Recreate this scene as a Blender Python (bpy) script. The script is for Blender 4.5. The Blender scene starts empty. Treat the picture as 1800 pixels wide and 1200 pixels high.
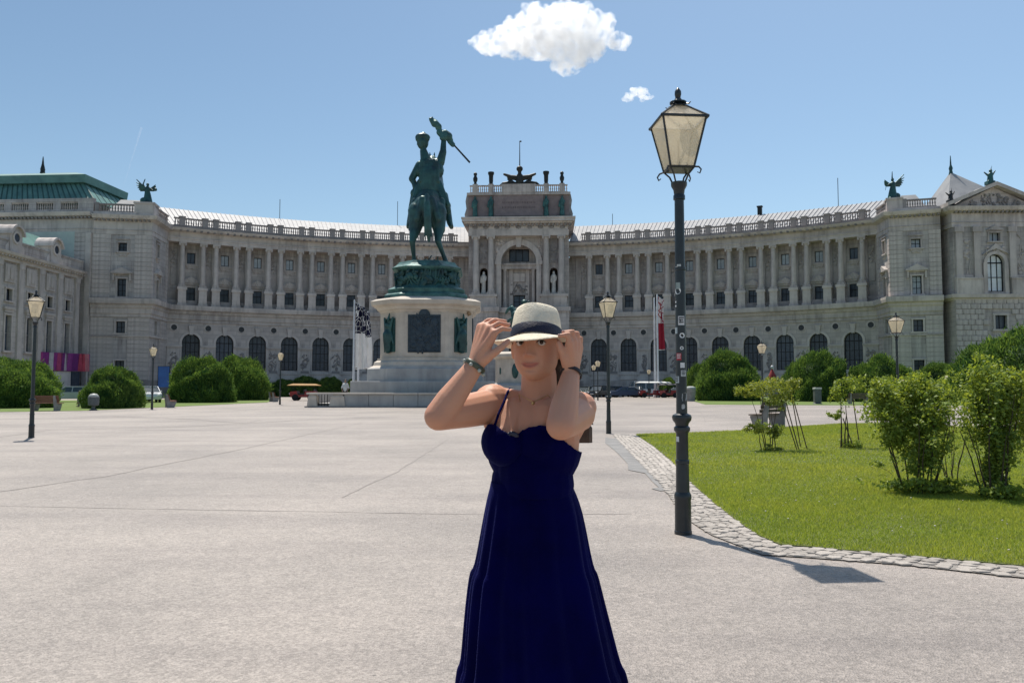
import bpy, bmesh, math, random
import numpy as np
from mathutils import Vector, Matrix, Euler, noise as mnoise

random.seed(7); RNG = np.random.default_rng(7)
SC = bpy.context.scene
COL = SC.collection
R = math.radians

# ------------------------------------------------------------------ camera
F_PX, HOR, CAM_H = 1400.0, 680.0, 1.42          # focal length and horizon row measured on the 1800x1200 photograph
PITCH = math.atan((HOR - 600.0) / F_PX)
cam_d = bpy.data.cameras.new('camera'); cam = bpy.data.objects.new('camera', cam_d); COL.objects.link(cam)
cam_d.sensor_width = 36.0; cam_d.lens = 36.0 * F_PX / 1800.0
cam_d.clip_start = 0.05; cam_d.clip_end = 12000
cam.location = (0, 0, CAM_H); cam.rotation_euler = (math.pi / 2 + PITCH, 0, 0)
SC.camera = cam

# ------------------------------------------------------------------ sky, sun, exposure
SUN_EL, SUN_AZ = R(65.3), R(25.5)                    # high sun ahead of the camera and to the left
w = bpy.data.worlds.new('World'); SC.world = w; w.use_nodes = True
nt = w.node_tree; nt.nodes.clear()
sky = nt.nodes.new('ShaderNodeTexSky'); sky.sky_type = 'NISHITA'; sky.sun_disc = False
sky.sun_elevation = SUN_EL; sky.sun_rotation = SUN_AZ
sky.altitude = 200; sky.air_density = 1.0; sky.dust_density = 1.0; sky.ozone_density = 0.0
bg = nt.nodes.new('ShaderNodeBackground'); bg.inputs['Strength'].default_value = 0.10
wo = nt.nodes.new('ShaderNodeOutputWorld')
wb = nt.nodes.new('ShaderNodeMix'); wb.data_type = 'RGBA'; wb.blend_type = 'MULTIPLY'; wb.inputs[0].default_value = 1.0; wb.inputs[7].default_value = (.89, 1.0, 1.0, 1)   # the photograph's white balance
nt.links.new(sky.outputs[0], wb.inputs[6]); nt.links.new(wb.outputs[2], bg.inputs[0]); nt.links.new(bg.outputs[0], wo.inputs[0])
sun_d = bpy.data.lights.new('sun', 'SUN'); sun_d.energy = 4.4; sun_d.angle = R(0.53); sun_d.color = (1.0, 0.94, 0.85)
sun = bpy.data.objects.new('sun', sun_d); COL.objects.link(sun)
TO_SUN = Vector((-math.sin(SUN_AZ) * math.cos(SUN_EL), math.cos(SUN_AZ) * math.cos(SUN_EL), math.sin(SUN_EL)))
sun.rotation_euler = TO_SUN.to_track_quat('Z', 'Y').to_euler(); sun.location = (-20, 30, 60)
SC.render.engine = 'CYCLES'
SC.cycles.use_denoising = True
SC.cycles.max_bounces = 6; SC.cycles.diffuse_bounces = 3; SC.cycles.glossy_bounces = 3
SC.cycles.transmission_bounces = 4; SC.cycles.transparent_max_bounces = 8; SC.cycles.volume_bounces = 4
vs_ = SC.view_settings
vs_.view_transform = 'Standard'; vs_.look = 'None'; vs_.exposure = 0.36; vs_.gamma = 1.0; vs_.use_curve_mapping = False

# ------------------------------------------------------------------ photograph pixel -> place
def ray(x, y):
    u, v = x - 900.0, 600.0 - y
    c, s = math.cos(PITCH), math.sin(PITCH)
    return Vector((u, F_PX * c - v * s, F_PX * s + v * c))
def G(x, y, z=0.0):                              # where the pixel's ray meets the ground
    r = ray(x, y); t = (z - CAM_H) / r.z
    return Vector((r.x * t, r.y * t, z))
def D(x, y, d):                                  # point on the pixel's ray at forward distance d
    r = ray(x, y) * (d / ray(x, y).y)
    return Vector((r.x, r.y, r.z + CAM_H))

# ------------------------------------------------------------------ mesh helpers
class MB:
    def __init__(s): s.v = []; s.f = []; s.mi = []; s.cur = 0
    def add(s, vs, fs):
        n = len(s.v); s.v += [tuple(v) for v in vs]
        s.f += [tuple(i + n for i in f) for f in fs]; s.mi += [s.cur] * len(fs); return s
    def bx(s, x0, x1, y0, y1, z0, z1):
        return s.add([(x0,y0,z0),(x1,y0,z0),(x1,y1,z0),(x0,y1,z0),(x0,y0,z1),(x1,y0,z1),(x1,y1,z1),(x0,y1,z1)],
                     [(0,3,2,1),(4,5,6,7),(0,1,5,4),(1,2,6,5),(2,3,7,6),(3,0,4,7)])
    def cbx(s, x0, x1, y0, y1, z0, z1, c=0.02):   # box with chamfered vertical and top edges
        P = [(x0+c,y0),(x1-c,y0),(x1,y0+c),(x1,y1-c),(x1-c,y1),(x0+c,y1),(x0,y1-c),(x0,y0+c)]
        cx, cy = (x0+x1)/2, (y0+y1)/2
        T = [(x + (c if x < cx else -c)*.7, y + (c if y < cy else -c)*.7) for x, y in P]
        return s.loft([[(x,y,z0) for x,y in P], [(x,y,z1-c) for x,y in P], [(x,y,z1) for x,y in T]])
    def loft(s, rings, cap=True, closed=True):
        n = len(rings[0]); vs = [p for r in rings for p in r]; fs = []
        for i in range(len(rings) - 1):
            for j in range(n if closed else n - 1):
                k = (j + 1) % n
                fs.append((i*n+j, i*n+k, (i+1)*n+k, (i+1)*n+j))
        if cap and closed:
            fs.append(tuple(reversed(range(n)))); fs.append(tuple((len(rings)-1)*n + j for j in range(n)))
        return s.add(vs, fs)
    def xz(s, poly, y0, y1):                      # prism of an outline in the x-z plane
        n = len(poly)
        return s.loft([[(x, y0, z) for x, z in poly], [(x, y1, z) for x, z in poly]])
    def xy(s, poly, z0, z1, scale=1.0):
        return s.loft([[(x, y, z0) for x, y in poly], [(x*scale, y*scale, z1) for x, y in poly]])
    def yz(s, poly, x0, x1):
        return s.loft([[(x0, y, z) for y, z in poly], [(x1, y, z) for y, z in poly]])
    def lathe(s, prof, n=16, c=(0,0,0), cap=True, ph=0.0, sy=1.0):
        return s.loft([[(c[0]+r*math.cos(ph+2*math.pi*j/n), c[1]+sy*r*math.sin(ph+2*math.pi*j/n), c[2]+z) for j in range(n)] for r, z in prof], cap)
    def tube(s, pts, rad, n=8, cap=True):
        pts = [Vector(p) for p in pts]; rings = []
        rr = rad if hasattr(rad, '__len__') else [rad]*len(pts)
        up = None
        for i, p in enumerate(pts):
            t = (pts[min(i+1, len(pts)-1)] - pts[max(i-1, 0)])
            t = t.normalized() if t.length > 1e-9 else Vector((0,0,1))
            if up is None: up = Vector((0,0,1)) if abs(t.z) < .9 else Vector((1,0,0))
            a = t.cross(up); a = a.normalized() if a.length > 1e-6 else Vector((1,0,0))
            b = a.cross(t).normalized(); up = b
            rings.append([tuple(p + a*rr[i]*math.cos(2*math.pi*j/n) + b*rr[i]*math.sin(2*math.pi*j/n)) for j in range(n)])
        return s.loft(rings, cap)
    def ell(s, c, r, n=12, m=8, rot=None):
        Rm = Euler(rot).to_matrix() if rot is not None else None
        rings = []
        for i in range(m + 1):
            th = math.pi * (0.02 + 0.96 * i / m); ring = []
            for j in range(n):
                ph = 2*math.pi*j/n
                p = Vector((r[0]*math.sin(th)*math.cos(ph), r[1]*math.sin(th)*math.sin(ph), -r[2]*math.cos(th)))
                if Rm: p = Rm @ p
                ring.append(tuple(p + Vector(c)))
            rings.append(ring)
        return s.loft(rings)
    def cone(s, a, ra, b, rb, n=12):              # tapered capsule
        a, b = Vector(a), Vector(b); t = (b - a)
        L = t.length; t = t / L if L > 1e-9 else Vector((0,0,1))
        pts, rad = [], []
        for k in range(5):
            q = math.pi/2 * (1 - k/4); pts.append(a - t*ra*math.sin(q)); rad.append(max(ra*math.cos(q), ra*.03))
        for k in range(5):
            q = math.pi/2 * k/4; pts.append(b + t*rb*math.sin(q)); rad.append(max(rb*math.cos(q), rb*.03))
        u = Vector((0,0,1)) if abs(t.z) < .9 else Vector((1,0,0))
        A = t.cross(u).normalized(); B = A.cross(t)
        return s.loft([[tuple(p + A*r*math.cos(2*math.pi*j/n) + B*r*math.sin(2*math.pi*j/n)) for j in range(n)] for p, r in zip(pts, rad)])
    def mesh(s, name, mats=(), smooth=False):
        me = bpy.data.meshes.new(name); me.from_pydata(s.v, [], s.f)
        for m in (mats if isinstance(mats, (list, tuple)) else [mats]):
            if m is not None: me.materials.append(m)
        if any(s.mi): me.polygons.foreach_set('material_index', s.mi)
        if smooth: me.polygons.foreach_set('use_smooth', [True]*len(me.polygons))
        bm = bmesh.new(); bm.from_mesh(me); bmesh.ops.recalc_face_normals(bm, faces=bm.faces); bm.to_mesh(me); bm.free()
        if smooth: me.set_sharp_from_angle(angle=R(smooth if smooth is not True else 40))
        me.update(); return me

def np_mesh(name, V, Fc, mat, smooth=False):      # big meshes from arrays; Fc is (n,3) or (n,4)
    me = bpy.data.meshes.new(name); V = np.asarray(V, np.float32); Fc = np.asarray(Fc, np.int32); k = Fc.shape[1]
    me.vertices.add(len(V)); me.vertices.foreach_set('co', V.ravel())
    me.loops.add(Fc.size); me.loops.foreach_set('vertex_index', Fc.ravel())
    me.polygons.add(len(Fc)); me.polygons.foreach_set('loop_start', np.arange(0, Fc.size, k, dtype=np.int32))
    if smooth: me.polygons.foreach_set('use_smooth', np.ones(len(Fc), bool))
    me.update(calc_edges=True); me.validate()
    if mat: me.materials.append(mat)
    return me

def put(name, me, parent=None, loc=(0,0,0), rz=0.0, mat=None, smooth=False, world=False):
    if isinstance(me, MB): me = me.mesh(name, mat, smooth)
    o = bpy.data.objects.new(name, me); COL.objects.link(o)
    loc = Vector(loc)
    if world and parent is not None: loc = loc - parent.location
    o.location = loc; o.rotation_euler = (0, 0, rz)
    if parent is not None: o.parent = parent
    return o
def tag(o, label=None, cat=None, group=None, kind=None):
    if label: o['label'] = label
    if cat: o['category'] = cat
    if group: o['group'] = group
    if kind: o['kind'] = kind
    return o
def thing(name, label, cat, loc=(0,0,0), rz=0.0, group=None):
    o = bpy.data.objects.new(name, None); COL.objects.link(o); o.empty_display_size = .2
    o.location = loc; o.rotation_euler = (0, 0, rz)
    return tag(o, label, cat, group)
def dup(root, loc, rz=None, label=None, scale=None):
    r = root.copy(); COL.objects.link(r); r.location = loc
    if rz is not None: r.rotation_euler = (0, 0, rz)
    if scale: r.scale = (scale,)*3 if not hasattr(scale, '__len__') else scale
    if label: r['label'] = label
    for ch in list(root.children):
        c = ch.copy(); COL.objects.link(c); c.parent = r
        for g in list(ch.children):
            d = g.copy(); COL.objects.link(d); d.parent = c
    return r

def organic(name, mb, voxel, mat, parent=None, smooth=6, fac=.5, post=None, loc=(0,0,0), world=False, extra_mats=()):
    """join overlapping shapes into ONE continuous skin (voxel union, then relaxed)"""
    tmp = bpy.data.objects.new('tmp', mb.mesh('tmp')); COL.objects.link(tmp)
    m = tmp.modifiers.new('r', 'REMESH'); m.mode = 'VOXEL'; m.voxel_size = voxel; m.use_smooth_shade = True
    if smooth:
        s_ = tmp.modifiers.new('s', 'SMOOTH'); s_.iterations = smooth; s_.factor = fac
    dg = bpy.context.evaluated_depsgraph_get()
    me = bpy.data.meshes.new_from_object(tmp.evaluated_get(dg)); me.name = name
    old = tmp.data; bpy.data.objects.remove(tmp); bpy.data.meshes.remove(old)
    if post: post(me)
    me.materials.clear()
    for q in [mat, *extra_mats]: me.materials.append(q)
    me.polygons.foreach_set('use_smooth', [True]*len(me.polygons)); me.update()
    return put(name, me, parent, loc, world=world)

# ------------------------------------------------------------------ materials
def _n(t, kind, **kw):
    n = t.nodes.new(kind)
    for k, v in kw.items():
        if k in n.inputs: n.inputs[k].default_value = v
        else: setattr(n, k, v)
    return n
def M(name, c1, c2=None, scale=4.0, rough=.8, bump=0.0, bscale=40.0, metal=0.0, spec=.4, rand=0.0, detail=5.0,
      brick=None, lo=.35, hi=.65, transl=0.0, tcol=None, attr=None, stretch=None, coat=0.0, streak=0.0):
    m = bpy.data.materials.new(name); m.use_nodes = True; t = m.node_tree; L = t.links.new
    b = t.nodes['Principled BSDF']; out = t.nodes['Material Output']
    b.inputs['Roughness'].default_value = rough; b.inputs['Metallic'].default_value = metal
    b.inputs['Specular IOR Level'].default_value = spec
    if coat: b.inputs['Coat Weight'].default_value = coat; b.inputs['Coat Roughness'].default_value = .08
    tc = _n(t, 'ShaderNodeTexCoord'); vec = tc.outputs['Object']
    if stretch:
        mp = _n(t, 'ShaderNodeMapping'); mp.inputs['Scale'].default_value = stretch; L(vec, mp.inputs[0]); vec = mp.outputs[0]
    c1 = (*c1, 1); c2 = (*(c2 or [x*.75 for x in c1[:3]]), 1)
    no = _n(t, 'ShaderNodeTexNoise', Scale=scale, Detail=detail, Roughness=.6); L(vec, no.inputs['Vector'])
    rp = _n(t, 'ShaderNodeMapRange'); rp.inputs[1].default_value = lo; rp.inputs[2].default_value = hi; L(no.outputs[0], rp.inputs[0])
    fac = rp.outputs[0]
    if attr:
        at = _n(t, 'ShaderNodeAttribute', attribute_name=attr)
        ad = _n(t, 'ShaderNodeMath', operation='MULTIPLY_ADD'); ad.inputs[1].default_value = .25; ad.use_clamp = True
        sc_ = _n(t, 'ShaderNodeMath', operation='MULTIPLY'); sc_.inputs[1].default_value = .85
        L(at.outputs['Fac'], sc_.inputs[0]); L(fac, ad.inputs[0]); L(sc_.outputs[0], ad.inputs[2]); fac = ad.outputs[0]
    mx = _n(t, 'ShaderNodeMix', data_type='RGBA'); mx.inputs[6].default_value = c1; mx.inputs[7].default_value = c2
    L(fac, mx.inputs[0]); col = mx.outputs[2]
    if rand:
        oi = _n(t, 'ShaderNodeObjectInfo'); mr = _n(t, 'ShaderNodeMapRange'); mr.inputs[3].default_value = 1-rand; mr.inputs[4].default_value = 1+rand
        L(oi.outputs['Random'], mr.inputs[0]); hs = _n(t, 'ShaderNodeHueSaturation'); L(mr.outputs[0], hs.inputs['Value']); L(col, hs.inputs['Color']); col = hs.outputs[0]
    if streak:                                   # soot run down the stone, with its own ragged shape
        ms_ = _n(t, 'ShaderNodeMapping'); ms_.inputs['Scale'].default_value = (1.1, 1.1, .10); L(tc.outputs['Object'], ms_.inputs[0])
        ns = _n(t, 'ShaderNodeTexNoise', Scale=1.6, Detail=6.0, Roughness=.65); L(ms_.outputs[0], ns.inputs['Vector'])
        n2 = _n(t, 'ShaderNodeTexNoise', Scale=.16, Detail=3.0); L(tc.outputs['Object'], n2.inputs['Vector'])
        sm = _n(t, 'ShaderNodeMath', operation='ADD'); L(ns.outputs[0], sm.inputs[0]); L(n2.outputs[0], sm.inputs[1])
        rs_ = _n(t, 'ShaderNodeMapRange'); rs_.inputs[1].default_value = .98; rs_.inputs[2].default_value = 1.22; rs_.inputs[4].default_value = streak; L(sm.outputs[0], rs_.inputs[0])
        mk = _n(t, 'ShaderNodeMix', data_type='RGBA', blend_type='MULTIPLY'); mk.inputs[7].default_value = (.50,.48,.49,1); L(rs_.outputs[0], mk.inputs[0]); L(col, mk.inputs[6]); col = mk.outputs[2]
    if brick:                                    # fine ashlar joints: (block length, course height, joint, depth of tone)
        sx = _n(t, 'ShaderNodeSeparateXYZ'); L(tc.outputs['Object'], sx.inputs[0])
        a_ = _n(t, 'ShaderNodeMath', operation='ADD'); L(sx.outputs[0], a_.inputs[0]); L(sx.outputs[1], a_.inputs[1])
        cb = _n(t, 'ShaderNodeCombineXYZ'); L(a_.outputs[0], cb.inputs[0]); L(sx.outputs[2], cb.inputs[1])
        bt = _n(t, 'ShaderNodeTexBrick', Scale=1.0); bt.inputs['Brick Width'].default_value = brick[0]; bt.inputs['Row Height'].default_value = brick[1]
        bt.inputs['Mortar Size'].default_value = brick[2]; bt.inputs['Mortar Smooth'].default_value = .3
        bt.inputs['Color1'].default_value = (1,1,1,1); bt.inputs['Color2'].default_value = (.86,.86,.87,1); bt.inputs['Mortar'].default_value = (brick[3],)*3 + (1,)
        L(cb.outputs[0], bt.inputs['Vector'])
        mm = _n(t, 'ShaderNodeMix', data_type='RGBA', blend_type='MULTIPLY'); mm.inputs[0].default_value = 1
        L(col, mm.inputs[6]); L(bt.outputs[0], mm.inputs[7]); col = mm.outputs[2]
    L(col, b.inputs['Base Color'])
    if bump:
        nb = _n(t, 'ShaderNodeTexNoise', Scale=bscale, Detail=4.0); L(vec, nb.inputs['Vector'])
        bp = _n(t, 'ShaderNodeBump', Strength=bump, Distance=.02); L(nb.outputs[0], bp.inputs['Height']); L(bp.outputs[0], b.inputs['Normal'])
    if transl:
        tr = _n(t, 'ShaderNodeBsdfTranslucent'); ms = _n(t, 'ShaderNodeMixShader'); ms.inputs[0].default_value = transl
        if tcol:
            mt = _n(t, 'ShaderNodeMix', data_type='RGBA', blend_type='MULTIPLY'); mt.inputs[0].default_value = 1; mt.inputs[7].default_value = (*tcol, 1)
            L(col, mt.inputs[6]); L(mt.outputs[2], tr.inputs[0])
        else: L(col, tr.inputs[0])
        L(b.outputs[0], ms.inputs[1]); L(tr.outputs[0], ms.inputs[2]); L(ms.outputs[0], out.inputs[0])
    return m

STONE = M('palace_stone', (.60,.53,.485), (.43,.38,.355), .35, .85, .25, 14, brick=(1.7,.62,.022,.55), rand=.08, streak=.75)
STONE_P = M('palace_stone_plain', (.62,.55,.505), (.46,.41,.38), .5, .85, .2, 14, rand=.07, streak=.65)
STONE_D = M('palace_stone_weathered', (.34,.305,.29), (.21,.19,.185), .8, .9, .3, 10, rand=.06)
STONE_L = M('pavilion_pale_stone', (.60,.545,.505), (.45,.405,.38), .5, .85, .2, 14, brick=(1.6,.6,.022,.58), rand=.06, streak=.7)
REDST = M('attic_brown_stone', (.30,.235,.225), (.23,.18,.18), 1.2, .85, .2, 8)
ROOFM = M('roof_sheet_zinc', (.36,.355,.35), (.27,.27,.275), .6, .55, .1, 6, spec=.4)
COPPER = M('roof_copper_green', (.115,.25,.225), (.07,.165,.16), .7, .6, .1, 5)
COPPERL = M('wall_sheet_pale_green', (.50,.56,.52), (.43,.49,.455), .7, .7)
GLASS = M('window_glass', (.040,.050,.072), (.075,.086,.112), .8, .22, spec=.35, rand=.4)
GLASS_PALE = M('window_glass_pale', (.42,.45,.48), (.30,.33,.36), 1.2, .25, spec=.5, rand=.15)  # paler pane colour for some of the windows
WFRAME = M('window_frame_dark', (.014,.014,.018), (.02,.02,.024), 3, .6, spec=.2)
WFRAMEL = M('window_frame_painted', (.30,.29,.28), (.24,.23,.22), 3, .6)
PATINA = M('bronze_patina', (.034,.112,.102), (.013,.040,.046), 1.1, .42, .5, 9, metal=.25, spec=.5)
PATINA2 = M('bronze_patina_pale', (.07,.19,.172), (.024,.072,.075), 1.6, .5, .5, 9, metal=.2)
DARKM = M('bronze_dark', (.03,.035,.035), (.015,.018,.02), 3, .5, metal=.3)
MONST = M('monument_stone', (.60,.53,.45), (.46,.405,.345), .9, .75, .15, 20, streak=.35)
MONST_G = M('monument_stone_grey', (.42,.41,.395), (.32,.315,.31), .7, .7, .15, 20, streak=.4)
LAMPM = M('lamp_post_paint', (.012,.018,.023), (.022,.029,.034), 9, .34, .12, 60, spec=.5)
# ------------------------------------------------------------------ ground materials
def ground_mat():
    m = bpy.data.materials.new('pale_asphalt'); m.use_nodes = True; t = m.node_tree; L = t.links.new; b = t.nodes['Principled BSDF']
    tc = _n(t, 'ShaderNodeTexCoord'); v = tc.outputs['Object']
    big = _n(t, 'ShaderNodeTexNoise', Scale=.22, Detail=4.0, Roughness=.55); L(v, big.inputs['Vector'])
    mp = _n(t, 'ShaderNodeMapping'); mp.inputs['Scale'].default_value = (.18, 1.1, 1); mp.inputs['Rotation'].default_value = (0,0,.5); L(v, mp.inputs[0])
    band = _n(t, 'ShaderNodeTexNoise', Scale=.8, Detail=5.0, Roughness=.6); L(mp.outputs[0], band.inputs['Vector'])
    mid = _n(t, 'ShaderNodeTexNoise', Scale=5.0, Detail=6.0, Roughness=.7); L(v, mid.inputs['Vector'])
    a1 = _n(t, 'ShaderNodeMix', data_type='RGBA'); a1.inputs[6].default_value = (.345,.300,.264,1); a1.inputs[7].default_value = (.255,.224,.199,1)
    r1 = _n(t, 'ShaderNodeMapRange'); r1.inputs[1].default_value = .38; r1.inputs[2].default_value = .64; L(big.outputs[0], r1.inputs[0]); L(r1.outputs[0], a1.inputs[0])
    a2 = _n(t, 'ShaderNodeMix', data_type='RGBA', blend_type='MULTIPLY'); r2 = _n(t, 'ShaderNodeMapRange'); r2.inputs[1].default_value = .45; r2.inputs[2].default_value = .75; r2.inputs[4].default_value = 1.0
    L(band.outputs[0], r2.inputs[0]); L(r2.outputs[0], a2.inputs[0]); L(a1.outputs[2], a2.inputs[6]); a2.inputs[7].default_value = (.76,.755,.77,1)
    # aggregate: pale and dark chips
    vo = _n(t, 'ShaderNodeTexVoronoi', Scale=85.0); L(v, vo.inputs['Vector'])
    bw = _n(t, 'ShaderNodeSeparateColor'); L(vo.outputs['Color'], bw.inputs[0])
    r3 = _n(t, 'ShaderNodeMapRange'); r3.inputs[3].default_value = .76; r3.inputs[4].default_value = 1.24; L(bw.outputs[0], r3.inputs[0])
    vo2 = _n(t, 'ShaderNodeTexVoronoi', Scale=38.0); L(v, vo2.inputs['Vector']); bw2 = _n(t, 'ShaderNodeSeparateColor'); L(vo2.outputs['Color'], bw2.inputs[0])
    r5 = _n(t, 'ShaderNodeMapRange'); r5.inputs[3].default_value = .86; r5.inputs[4].default_value = 1.14; L(bw2.outputs[0], r5.inputs[0])
    r4 = _n(t, 'ShaderNodeMapRange'); r4.inputs[1].default_value = .3; r4.inputs[2].default_value = .7; r4.inputs[3].default_value = .90; r4.inputs[4].default_value = 1.08; L(mid.outputs[0], r4.inputs[0])
    mu = _n(t, 'ShaderNodeMath', operation='MULTIPLY'); L(r3.outputs[0], mu.inputs[0]); L(r4.outputs[0], mu.inputs[1])
    mu2 = _n(t, 'ShaderNodeMath', operation='MULTIPLY'); L(mu.outputs[0], mu2.inputs[0]); L(r5.outputs[0], mu2.inputs[1])
    # worn stains and scattered dark specks
    st = _n(t, 'ShaderNodeTexNoise', Scale=.55, Detail=7.0, Roughness=.7, Distortion=.6); L(v, st.inputs['Vector'])
    rst = _n(t, 'ShaderNodeMapRange'); rst.inputs[1].default_value = .56; rst.inputs[2].default_value = .70; rst.inputs[3].default_value = 1; rst.inputs[4].default_value = .86; L(st.outputs[0], rst.inputs[0])
    vo3 = _n(t, 'ShaderNodeTexVoronoi', Scale=2.3, Randomness=1.0); L(v, vo3.inputs['Vector']); rsp = _n(t, 'ShaderNodeMapRange'); rsp.inputs[1].default_value = .018; rsp.inputs[2].default_value = .030; rsp.inputs[3].default_value = .45; rsp.inputs[4].default_value = 1; L(vo3.outputs['Distance'], rsp.inputs[0])
    m3 = _n(t, 'ShaderNodeMath', operation='MULTIPLY'); L(rst.outputs[0], m3.inputs[0]); L(rsp.outputs[0], m3.inputs[1]); m4 = _n(t, 'ShaderNodeMath', operation='MULTIPLY'); L(mu2.outputs[0], m4.inputs[0]); L(m3.outputs[0], m4.inputs[1]); mu2 = m4
    hs = _n(t, 'ShaderNodeHueSaturation'); L(a2.outputs[2], hs.inputs['Color']); L(mu2.outputs[0], hs.inputs['Value']); L(hs.outputs[0], b.inputs['Base Color'])
    b.inputs['Roughness'].default_value = .58; b.inputs['Specular IOR Level'].default_value = .5
    bp = _n(t, 'ShaderNodeBump', Strength=.55, Distance=.012); L(vo.outputs['Distance'], bp.inputs['Height']); L(bp.outputs[0], b.inputs['Normal'])
    return m
ASPH = ground_mat()
SEAM = M('tar_seam', (.28,.253,.236), (.34,.305,.28), 3, .9)
PATCH = M('grey_asphalt_patch', (.20,.195,.19), (.27,.26,.25), 2.2, .85, .5, 90)
SOIL = M('lawn_soil', (.13,.155,.04), (.09,.10,.035), 1.5, .95, .5, 20)
SOIL2 = M('far_lawn_turf', (.14,.20,.045), (.10,.145,.033), .8, .95, .6, 9)
GRASS = M('grass_blade', (.215,.31,.038), (.39,.43,.088), .35, .55, attr='tint', transl=.5, tcol=(1.25,1.15,.7), spec=.3)
COBB = M('cobble_stone', (.45,.405,.36), (.31,.28,.25), 9, .8, .4, 35, rand=.18)
MORT = M('cobble_bedding', (.30,.275,.25), (.22,.20,.18), 9, .95, .5, 40)

# ------------------------------------------------------------------ pavement and lawns
pv = MB(); S_ = 1500
pv.add([(-S_,-60,0),(S_,-60,0),(S_,2*S_,0),(-S_,2*S_,0)], [(0,1,2,3)])
pave = tag(put('pavement', pv, mat=ASPH), kind='structure')

def ribbon(pts, wd, z, jag=0.0):                  # thin strip following ground points
    mb = MB(); P = [Vector(p).to_2d() for p in pts]; Q = []
    for i in range(len(P)-1):
        n = max(2, int((P[i+1]-P[i]).length/.35))
        for k in range(n): Q.append(P[i].lerp(P[i+1], k/n))
    Q.append(P[-1]); a, b = [], []
    for i, q in enumerate(Q):
        t = (Q[min(i+1,len(Q)-1)] - Q[max(i-1,0)]).normalized(); nrm = Vector((-t.y, t.x))
        off = nrm * random.uniform(-jag, jag); h = wd * random.uniform(.35, 1.0) / 2
        a.append((*(q+off+nrm*h), z)); b.append((*(q+off-nrm*h), z))
    mb.loft([a, b], cap=False, closed=False); return mb
for i, (pts, wd, jg) in enumerate([
        ([(0,889),(430,897),(860,904),(1110,903)], .030, .012), ([(-30,868),(180,838),(420,790),(640,742)], .05, .03),
        ([(600,874),(700,828),(790,770)], .03, .02), ([(0,768),(90,755),(300,751),(440,744)], .12, .05),
        ([(200,732),(340,737),(432,744),(455,738)], .12, .03), 
        ([(440,744),(560,736),(700,733)], .10, .04), ([(1080,741),(1180,741),(1320,738)], .12, .03),
        ([(1230,722),(1237,733),(1240,741)], .06, .01), ([(530,791),(578,791)], .05, .006)]):
    put('tar_seam', ribbon([G(x,y) for x,y in pts], wd, .004 + i*.0004, jg), pave, mat=SEAM)
# ragged grey repair strip beside the cobbles
pp = [(1064,769),(1078,771),(1085,768),(1094,768),(1098,775),(1112,790),(1130,806),(1146,826),(1158,840),(1170,855),(1176,862),(1160,863),(1145,859),(1158,857),(1146,846),(1134,832),(1104,826),(1103,815),(1090,801),(1077,789),(1064,779)]
mb = MB(); mb.add([(*G(x,y).to_2d(), .0085) for x, y in pp], [tuple(range(len(pp)))])
put('asphalt_patch', mb, pave, mat=PATCH)

GR_IN = [(1117,764),(1150,786),(1180,811),(1215,850),(1255,886),(1300,921),(1335,944),(1372,960),(1440,965),(1500,971),(1650,984),(1800,998),(1900,1007),(2100,1024)]
GR_BACK = [(2600,775),(1900,760),(1550,744),(1480,745),(1400,750),(1310,757),(1215,761)]
gi = [G(x,y) for x,y in GR_IN]; gb = [G(x,y) for x,y in GR_BACK]
LAWN = [p.to_2d() for p in gi + gb]
mb = MB(); mb.add([(*p, .02) for p in LAWN] + [(*p, -.02) for p in LAWN], [tuple(range(len(LAWN)))] + [(i, (i+1)%len(LAWN), (i+1)%len(LAWN)+len(LAWN), i+len(LAWN)) for i in range(len(LAWN))])
lawn = tag(put('lawn', mb, mat=SOIL), kind='structure')

def inside(px, py, poly):
    c = np.zeros(len(px), bool); n = len(poly)
    for i in range(n):
        x1, y1 = poly[i]; x2, y2 = poly[(i+1) % n]
        if y1 == y2: continue
        c ^= ((y1 > py) != (y2 > py)) & (px < (x2-x1)*(py-y1)/(y2-y1) + x1)
    return c
def blades(n, xr, yr, poly, h, wd, z=.018, keep=None):
    x = RNG.uniform(*xr, n); y = RNG.uniform(*yr, n); ok = inside(x, y, poly)
    if keep is not None: ok &= keep(x, y)
    x, y = x[ok], y[ok]; n = len(x); a = RNG.uniform(0, 2*np.pi, n)
    cl = np.sin(x*1.7+np.sin(y*1.3)*2)*np.sin(y*1.1+np.sin(x*.9)*2)
    hh = h*RNG.uniform(.5, 1.25, n)*(1+.3*cl); ww = wd*RNG.uniform(.7, 1.3, n)
    lx, ly = RNG.normal(0, .45, n)*hh, RNG.normal(0, .45, n)*hh
    cx, sy = np.cos(a)*ww, np.sin(a)*ww
    V = np.stack([np.c_[x-cx, y-sy, np.full(n, z)], np.c_[x+cx, y+sy, np.full(n, z)],
                  np.c_[x+cx*.6+lx*.5, y+sy*.6+ly*.5, z+hh*.6], np.c_[x+lx, y+ly, z+hh], np.c_[x-cx*.6+lx*.5, y-sy*.6+ly*.5, z+hh*.6]], 1).reshape(-1, 3)
    i = np.arange(n)[:, None]*5
    Fc = np.concatenate([i+[0,1,2], i+[0,2,4], i+[4,2,3]], 0)
    return V, Fc, np.clip(.5+.25*cl+.25*np.sin(x*.55+1.3*np.sin(y*.4))*np.sin(y*.5+.8)+RNG.normal(0, .28, n), 0, 1)
def add_tint(me, t, per):
    at = me.attributes.new('tint', 'FLOAT', 'POINT'); at.data.foreach_set('value', np.repeat(t, per).astype(np.float32))
near = lambda x, y: (RNG.random(len(y)) < np.clip((15.5-y)/6, 0, 1)) & (np.abs(x) < .75*y+1)
mid_ = lambda x, y: (RNG.random(len(y)) < np.clip((y-8.5)/6, 0, 1)) & (np.abs(x) < .72*y+1)
V1, F1, T1 = blades(560000, (1.9, 12), (5.6, 15.5), LAWN, .034, .0030, keep=near)
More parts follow.
